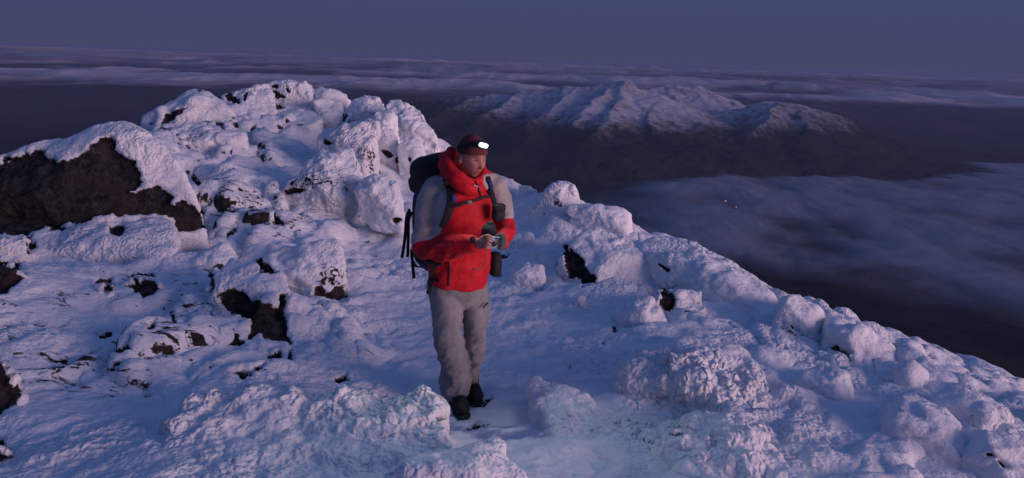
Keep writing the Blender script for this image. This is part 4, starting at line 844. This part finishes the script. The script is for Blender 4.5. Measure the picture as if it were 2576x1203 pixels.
# ------------------------------------------------------------------ far country: valley, mountain, fog and cloud
def land_material():
    m, N, L = mat_new('moorland'); bs = N['Principled BSDF']; tc = N.new('ShaderNodeTexCoord').outputs['Object']
    a = noise_n(N, L, tc, 0.0016, 8, 0.65); b = noise_n(N, L, tc, 0.012, 6, 0.7)
    c = mixc(N, L, smooth_n(N, L, a, 0.35, 0.68), (0.018, 0.016, 0.019), (0.055, 0.036, 0.033))
    c = mixc(N, L, smooth_n(N, L, b, 0.4, 0.75), c, (0.05, 0.04, 0.038))
    mp = N.new('ShaderNodeMapping'); L.new(tc, mp.inputs[0]); mp.inputs['Scale'].default_value = (1, 0.45, 1)
    d = noise_n(N, L, mp.outputs[0], 0.011, 9, 0.78)
    s = mth(N, L, 'ADD', attr_n(N, 'snow'), mth(N, L, 'MULTIPLY_ADD', d, 1.9, -0.95))
    c = mixc(N, L, smooth_n(N, L, s, 0.15, 1.35, 0.0, 0.74), c, (0.66, 0.66, 0.74))
    L.new(c, bs.inputs['Base Color']); bs.inputs['Roughness'].default_value = 1; bs.inputs['Specular IOR Level'].default_value = 0
    bp = N.new('ShaderNodeBump'); bp.inputs['Distance'].default_value = 8; bp.inputs['Strength'].default_value = 0.8
    L.new(d, bp.inputs['Height']); L.new(bp.outputs[0], bs.inputs['Normal'])
    return m
M_LAND = land_material()
def cloud_material(name, col, fade, top=1.0, scale=0.0011, rot=-10, relief=0.7):
    m, N, L = mat_new(name); bs = N['Principled BSDF']; tc = N.new('ShaderNodeTexCoord').outputs['Object']
    mp = N.new('ShaderNodeMapping'); L.new(tc, mp.inputs[0]); mp.inputs['Rotation'].default_value = (0, 0, math.radians(rot)); mp.inputs['Scale'].default_value = (1.0, 0.5, 1)
    n = noise_n(N, L, mp.outputs[0], scale, 7, 0.55, 0.6)
    a = mth(N, L, 'MULTIPLY_ADD', n, fade, mth(N, L, 'SUBTRACT', attr_n(N, 'thickness'), fade*0.5))
    bs.inputs['Base Color'].default_value = (*col, 1); bs.inputs['Roughness'].default_value = 1; bs.inputs['Specular IOR Level'].default_value = 0
    L.new(smooth_n(N, L, a, 0.0, 1.0, 0.0, top), bs.inputs['Alpha'])
    bp = N.new('ShaderNodeBump'); bp.inputs['Distance'].default_value = 0.25/scale; bp.inputs['Strength'].default_value = relief
    L.new(n, bp.inputs['Height']); L.new(bp.outputs[0], bs.inputs['Normal'])
    return m
FOG_EDGE = [(1420,600),(1500,520),(1535,468),(1600,440),(1700,424),(1850,404),(2000,395),(2300,398),(2600,404),(3300,430),(3600,900),(2700,960),(2500,880),(2280,800),(2050,735),(1850,690),(1650,650)]
_fe = np.array(FOG_EDGE, float)
def at_z(u, v, z):
    r = ray(u, v); return CAM+r*((z-CAM[2])/r[..., 2:3])
FOGZ = -740.0
FOG = at_z(_fe[:, 0], _fe[:, 1], FOGZ)[:, :2]
def valley_h(x, y):
    r = np.hypot(x, y); p = np.stack([x, y, 0*x], 1)
    z = -860+90*fbm(p/2600, 4, 200)+14*fbm(p/400, 3, 210)
    sd, _, _ = poly_sd(x, y, FOG)
    z = z+150*sstep(400, -1100, sd)*sstep(12000, 6000, r)
    flank = -860*(1-np.exp(-r/1450))*(1+0.10*fbm(p/700, 3, 220)*sstep(100, 600, r))
    z = np.where(flank > z, flank, z)
    z += sstep(9500, 17000, r)*1700*np.maximum(0, fbm(p/np.array([4200, 5200, 1]), 6, 230)-0.04)*(0.7+0.5*sstep(20000, 40000, r))
    z = np.where(r > 9000, np.minimum(z, -0.0022*r-30), z)
    z -= 12*sstep(60, 20, r)
    return z
def build_far():
    na, nr = 620, 620
    ang = np.radians(np.linspace(-60, 60, na)); r = np.exp(np.linspace(math.log(28), math.log(66000), nr))
    A, Rr = np.meshgrid(ang, r, indexing='ij'); x = (Rr*np.sin(A)).ravel(); y = (Rr*np.cos(A)).ravel()
    z = valley_h(x, y)
    p = np.stack([x, y, z], 1)
    sn = 0.10*sstep(-700, -450, z)*sstep(200, 900, Rr.ravel())+0.75*sstep(-640, -400, z)*sstep(7000, 10000, Rr.ravel())
    sn += 0.25*sstep(600, 300, Rr.ravel())
    tag(np_mesh('valley', p, grid_faces(na, nr), M_LAND, attrs={'snow': sn}), kind='structure')
    # the snow dusted mountain across the valley
    RG = [[(1000,264,8300),(1130,250,7900),(1250,240,7700),(1400,223,7500),(1500,214,7400),(1540,211,7350),(1580,205,7300),(1640,236,7200),(1700,272,7000),(1760,290,6900)],
          [(1640,226,8000),(1690,214,8100),(1760,217,8100),(1790,232,8000),(1850,262,7800)],
          [(1800,290,7300),(1850,278,7400),(1920,256,7300),(1965,258,7200),(2020,268,7200),(2120,296,7300)],
          [(1580,205,7300),(1560,250,6850),(1525,300,6300),(1490,345,5900)], [(1640,236,7200),(1650,280,6700),(1640,330,6200)],
          [(1450,219,7450),(1400,268,6850),(1330,322,6300)], [(1320,232,7600),(1240,280,6950),(1170,325,6400)], [(1200,245,7750),(1110,285,7000),(1040,320,6500)],
          [(1540,212,7350),(1480,262,6700),(1440,318,6200)], [(1760,290,6900),(1770,330,6400)], [(1965,258,7200),(1930,295,6700),(1890,335,6300)], [(2020,268,7200),(2030,310,6700),(2010,345,6300)]]
    nx, ny = 560, 420
    gx, gy = np.meshgrid(np.linspace(-2300, 5200, nx), np.linspace(5000, 9800, ny), indexing='ij')
    x = gx.ravel(); y = gy.ravel(); p = np.stack([x, y, 0*x], 1)
    wx = x+90*fbm(p/450, 3, 300); wy = y+90*fbm(p/450, 3, 310)
    z = np.full(len(x), -1200.0)
    for line in RG:
        a = np.array(line, float); w = P(a[:, 0], a[:, 1], a[:, 2])
        for i in range(len(w)-1):
            d = w[i+1]-w[i]; t = np.clip(((wx-w[i, 0])*d[0]+(wy-w[i, 1])*d[1])/(d[0]**2+d[1]**2), 0, 1)
            dist = np.hypot(wx-w[i, 0]-t*d[0], wy-w[i, 1]-t*d[1])
            h = w[i, 2]+t*d[2]-0.46*dist+0.00010*np.minimum(dist, 1500)**2-0.0
            m = np.maximum(z, h); k = 26.0
            z = m+k*np.log1p(np.exp(-np.abs(z-h)/k))-k*0.5*np.exp(-np.abs(z-h)/k)
    z += (55*(ridged(p/420, 6, 320)-0.55)*0.72+16*fbm(p/70, 4, 325))
    global MZ
    edge = np.minimum(np.minimum(x+2300, 5200-x), np.minimum(y-5000, 9800-y)); z -= 260*sstep(500, 0, edge)
    z = np.maximum(z, valley_h(x, y)-6)
    MZ = z.reshape(nx, ny).copy()
    F = grid_faces(nx, ny); q = np.stack([x, y, z], 1); n = normals(q, F); n = n*np.sign(n[:, 2:3])
    sn = sstep(-600, -420, z+55*fbm(p/500, 3, 330))*(0.55+0.45*sstep(-520, -330, z))
    sn = sn*(0.75+0.5*sstep(0.75, 0.95, n[:, 2]))
    uu = proj(q)[0]; sn = sn*(0.45+0.55*sstep(1080, 1300, uu))*(1-0.35*sstep(1800, 2050, uu))
    tag(np_mesh('mountain', q, F, M_LAND, attrs={'snow': sn}), kind='structure')
    # valley fog: a bank whose rippled top sits below the snow line
    nx, ny = 420, 360
    lo = FOG.min(0)-1000; hi = FOG.max(0)+1000
    gx, gy = np.meshgrid(np.linspace(lo[0], hi[0], nx), np.linspace(lo[1], hi[1], ny), indexing='ij'); x = gx.ravel(); y = gy.ravel(); p = np.stack([x, y, 0*x], 1)
    sd, _, _ = poly_sd(x, y, FOG)
    nearfade = sstep(1600, 3100, y+600*fbm(p/700, 3, 395))
    for i, (dz, am, nm) in enumerate(((0, 17, 'fog_bank'), (-45, 26, 'fog_bank'))):
        wave = fbm(p*np.array([1.0, 0.6, 0])/520, 5, 400+i*20)
        z = FOGZ+dz+am*wave*1.9-60*sstep(300, -300, sd)
        th = sstep(-300, 1500, sd+520+430*fbm(p/1000, 5, 410+i*20))*(0.18+0.92*nearfade)*(0.80+1.1*wave)
        fi = np.clip((x+2300)/7500*559, 0, 559).astype(int); fj = np.clip((y-5000)/4800*419, 0, 419).astype(int)
        ins = (x > -2300) & (x < 5200) & (y > 5000) & (y < 9800)
        land = np.maximum(valley_h(x, y), np.where(ins, MZ[fi, fj], -2000))
        th = th*sstep(-45, 70, z-land)
        tag(np_mesh(nm, np.stack([x, y, z], 1), grid_faces(nx, ny), M_FOG, attrs={'thickness': np.clip(th, 0, 1)*sstep(-980, -800, sd)}), 'pale valley fog bank with a rippled top beside the dark hillside' if i == 0 else 'thinner fog layer lying under the rippled valley fog', 'fog', kind='stuff')
    # cloud sea towards the horizon
    na, nr = 420, 360
    for i, (z0, z1, r0, thr, nm) in enumerate(((-520, -190, 10500, 0.02, 'cloud_sea'), (-330, -95, 19000, 0.10, 'cloud_sea'))):
        ang = np.radians(np.linspace(-58, 58, na)); r = np.exp(np.linspace(math.log(r0*0.8), math.log(64000), nr))
        A, Rr = np.meshgrid(ang, r, indexing='ij'); x = (Rr*np.sin(A)).ravel(); y = (Rr*np.cos(A)).ravel(); p = np.stack([x, y, 0*x], 1); rr = Rr.ravel()
        w = fbm(p/np.array([5200, 3800, 1])[None], 5, 500+i*30); w2 = fbm(p/11000, 3, 510+i*30)
        pa = p*np.array([1/3000., 1/7000., 0]); bil = 0.8*np.abs(perlin(pa, 520+i*9))+0.5*np.abs(perlin(pa*2.1, 521+i*9))+0.3*np.abs(perlin(pa*4.3, 522+i*9))+0.15*np.abs(perlin(pa*8.7, 523+i*9))
        w = w*0.6+0.55-bil
        z = z0+(z1-z0)*sstep(r0, 45000, rr)+190*w+90*np.maximum(w2, 0)
        if i: z = -0.0088*rr+np.clip(260*w+120*w2, -150, 330)*sstep(15000, 24000, rr)**0.5
        z = np.minimum(z, -0.0030*rr)
        th = sstep(-0.35, 0.45, w+0.6*w2-thr)*sstep(r0*0.85, r0*1.5, rr*(1+0.25*w2+0.1*w))
        th = th*(1-0.65*sstep(26000, 60000, rr))
        tag(np_mesh(nm, np.stack([x, y, z], 1), grid_faces(na, nr), M_CLOUD, attrs={'thickness': th}), 'lower sheet of the cloud sea far beyond the mountain' if i == 0 else 'high sheet of pinkish cloud along the horizon', 'cloud', kind='stuff')
M_FOG = cloud_material('valley_fog', (0.30, 0.31, 0.35), 0.85, 0.88, 0.0010, relief=0.25)
M_CLOUD = cloud_material('horizon_cloud', (0.72, 0.63, 0.64), 0.9, 0.9, 0.00045)
build_far()
def build_haze():
    m, N, L = mat_new('haze_air'); N.remove(N['Principled BSDF']); v = N.new('ShaderNodeVolumePrincipled')
    v.inputs['Density'].default_value = 3.3e-5; v.inputs['Color'].default_value = (0.29, 0.38, 0.64, 1); v.inputs['Anisotropy'].default_value = 0.0
    L.new(v.outputs[0], N['Material Output'].inputs['Volume'])
    bm = bmesh.new(); bmesh.ops.create_cube(bm, size=1); me = bpy.data.meshes.new('haze'); bm.to_mesh(me); bm.free(); me.materials.append(m)
    o = bpy.data.objects.new('haze', me); C.objects.link(o); o.scale = (150000, 150000, 1500); o.location = (0, 0, 12-750)
    tag(o, 'thin blue dusk haze filling the air over the valley', 'haze', kind='stuff')
HAZE = True
if HAZE: build_haze()

def build_lights():
    m = plain('village_lamp', (1, 0.5, 0.2), 0.5, 0, (1.0, 0.30, 0.04), 2.2)
    for (u, v, r_, lb) in ((1825, 506, 4.2, 'tiny orange light glowing through the valley fog, the upper of two'), (1852, 521, 3.0, 'fainter tiny orange light in the valley fog, the lower of two')):
        p = at_z(np.array(float(u)), np.array(float(v)), -655.0).reshape(3); d, F = ico(2)
        o = np_mesh('village_light', d*r_*0.55+p, F, m); tag(o, lb, 'light', 'lights in the valley')
build_lights()
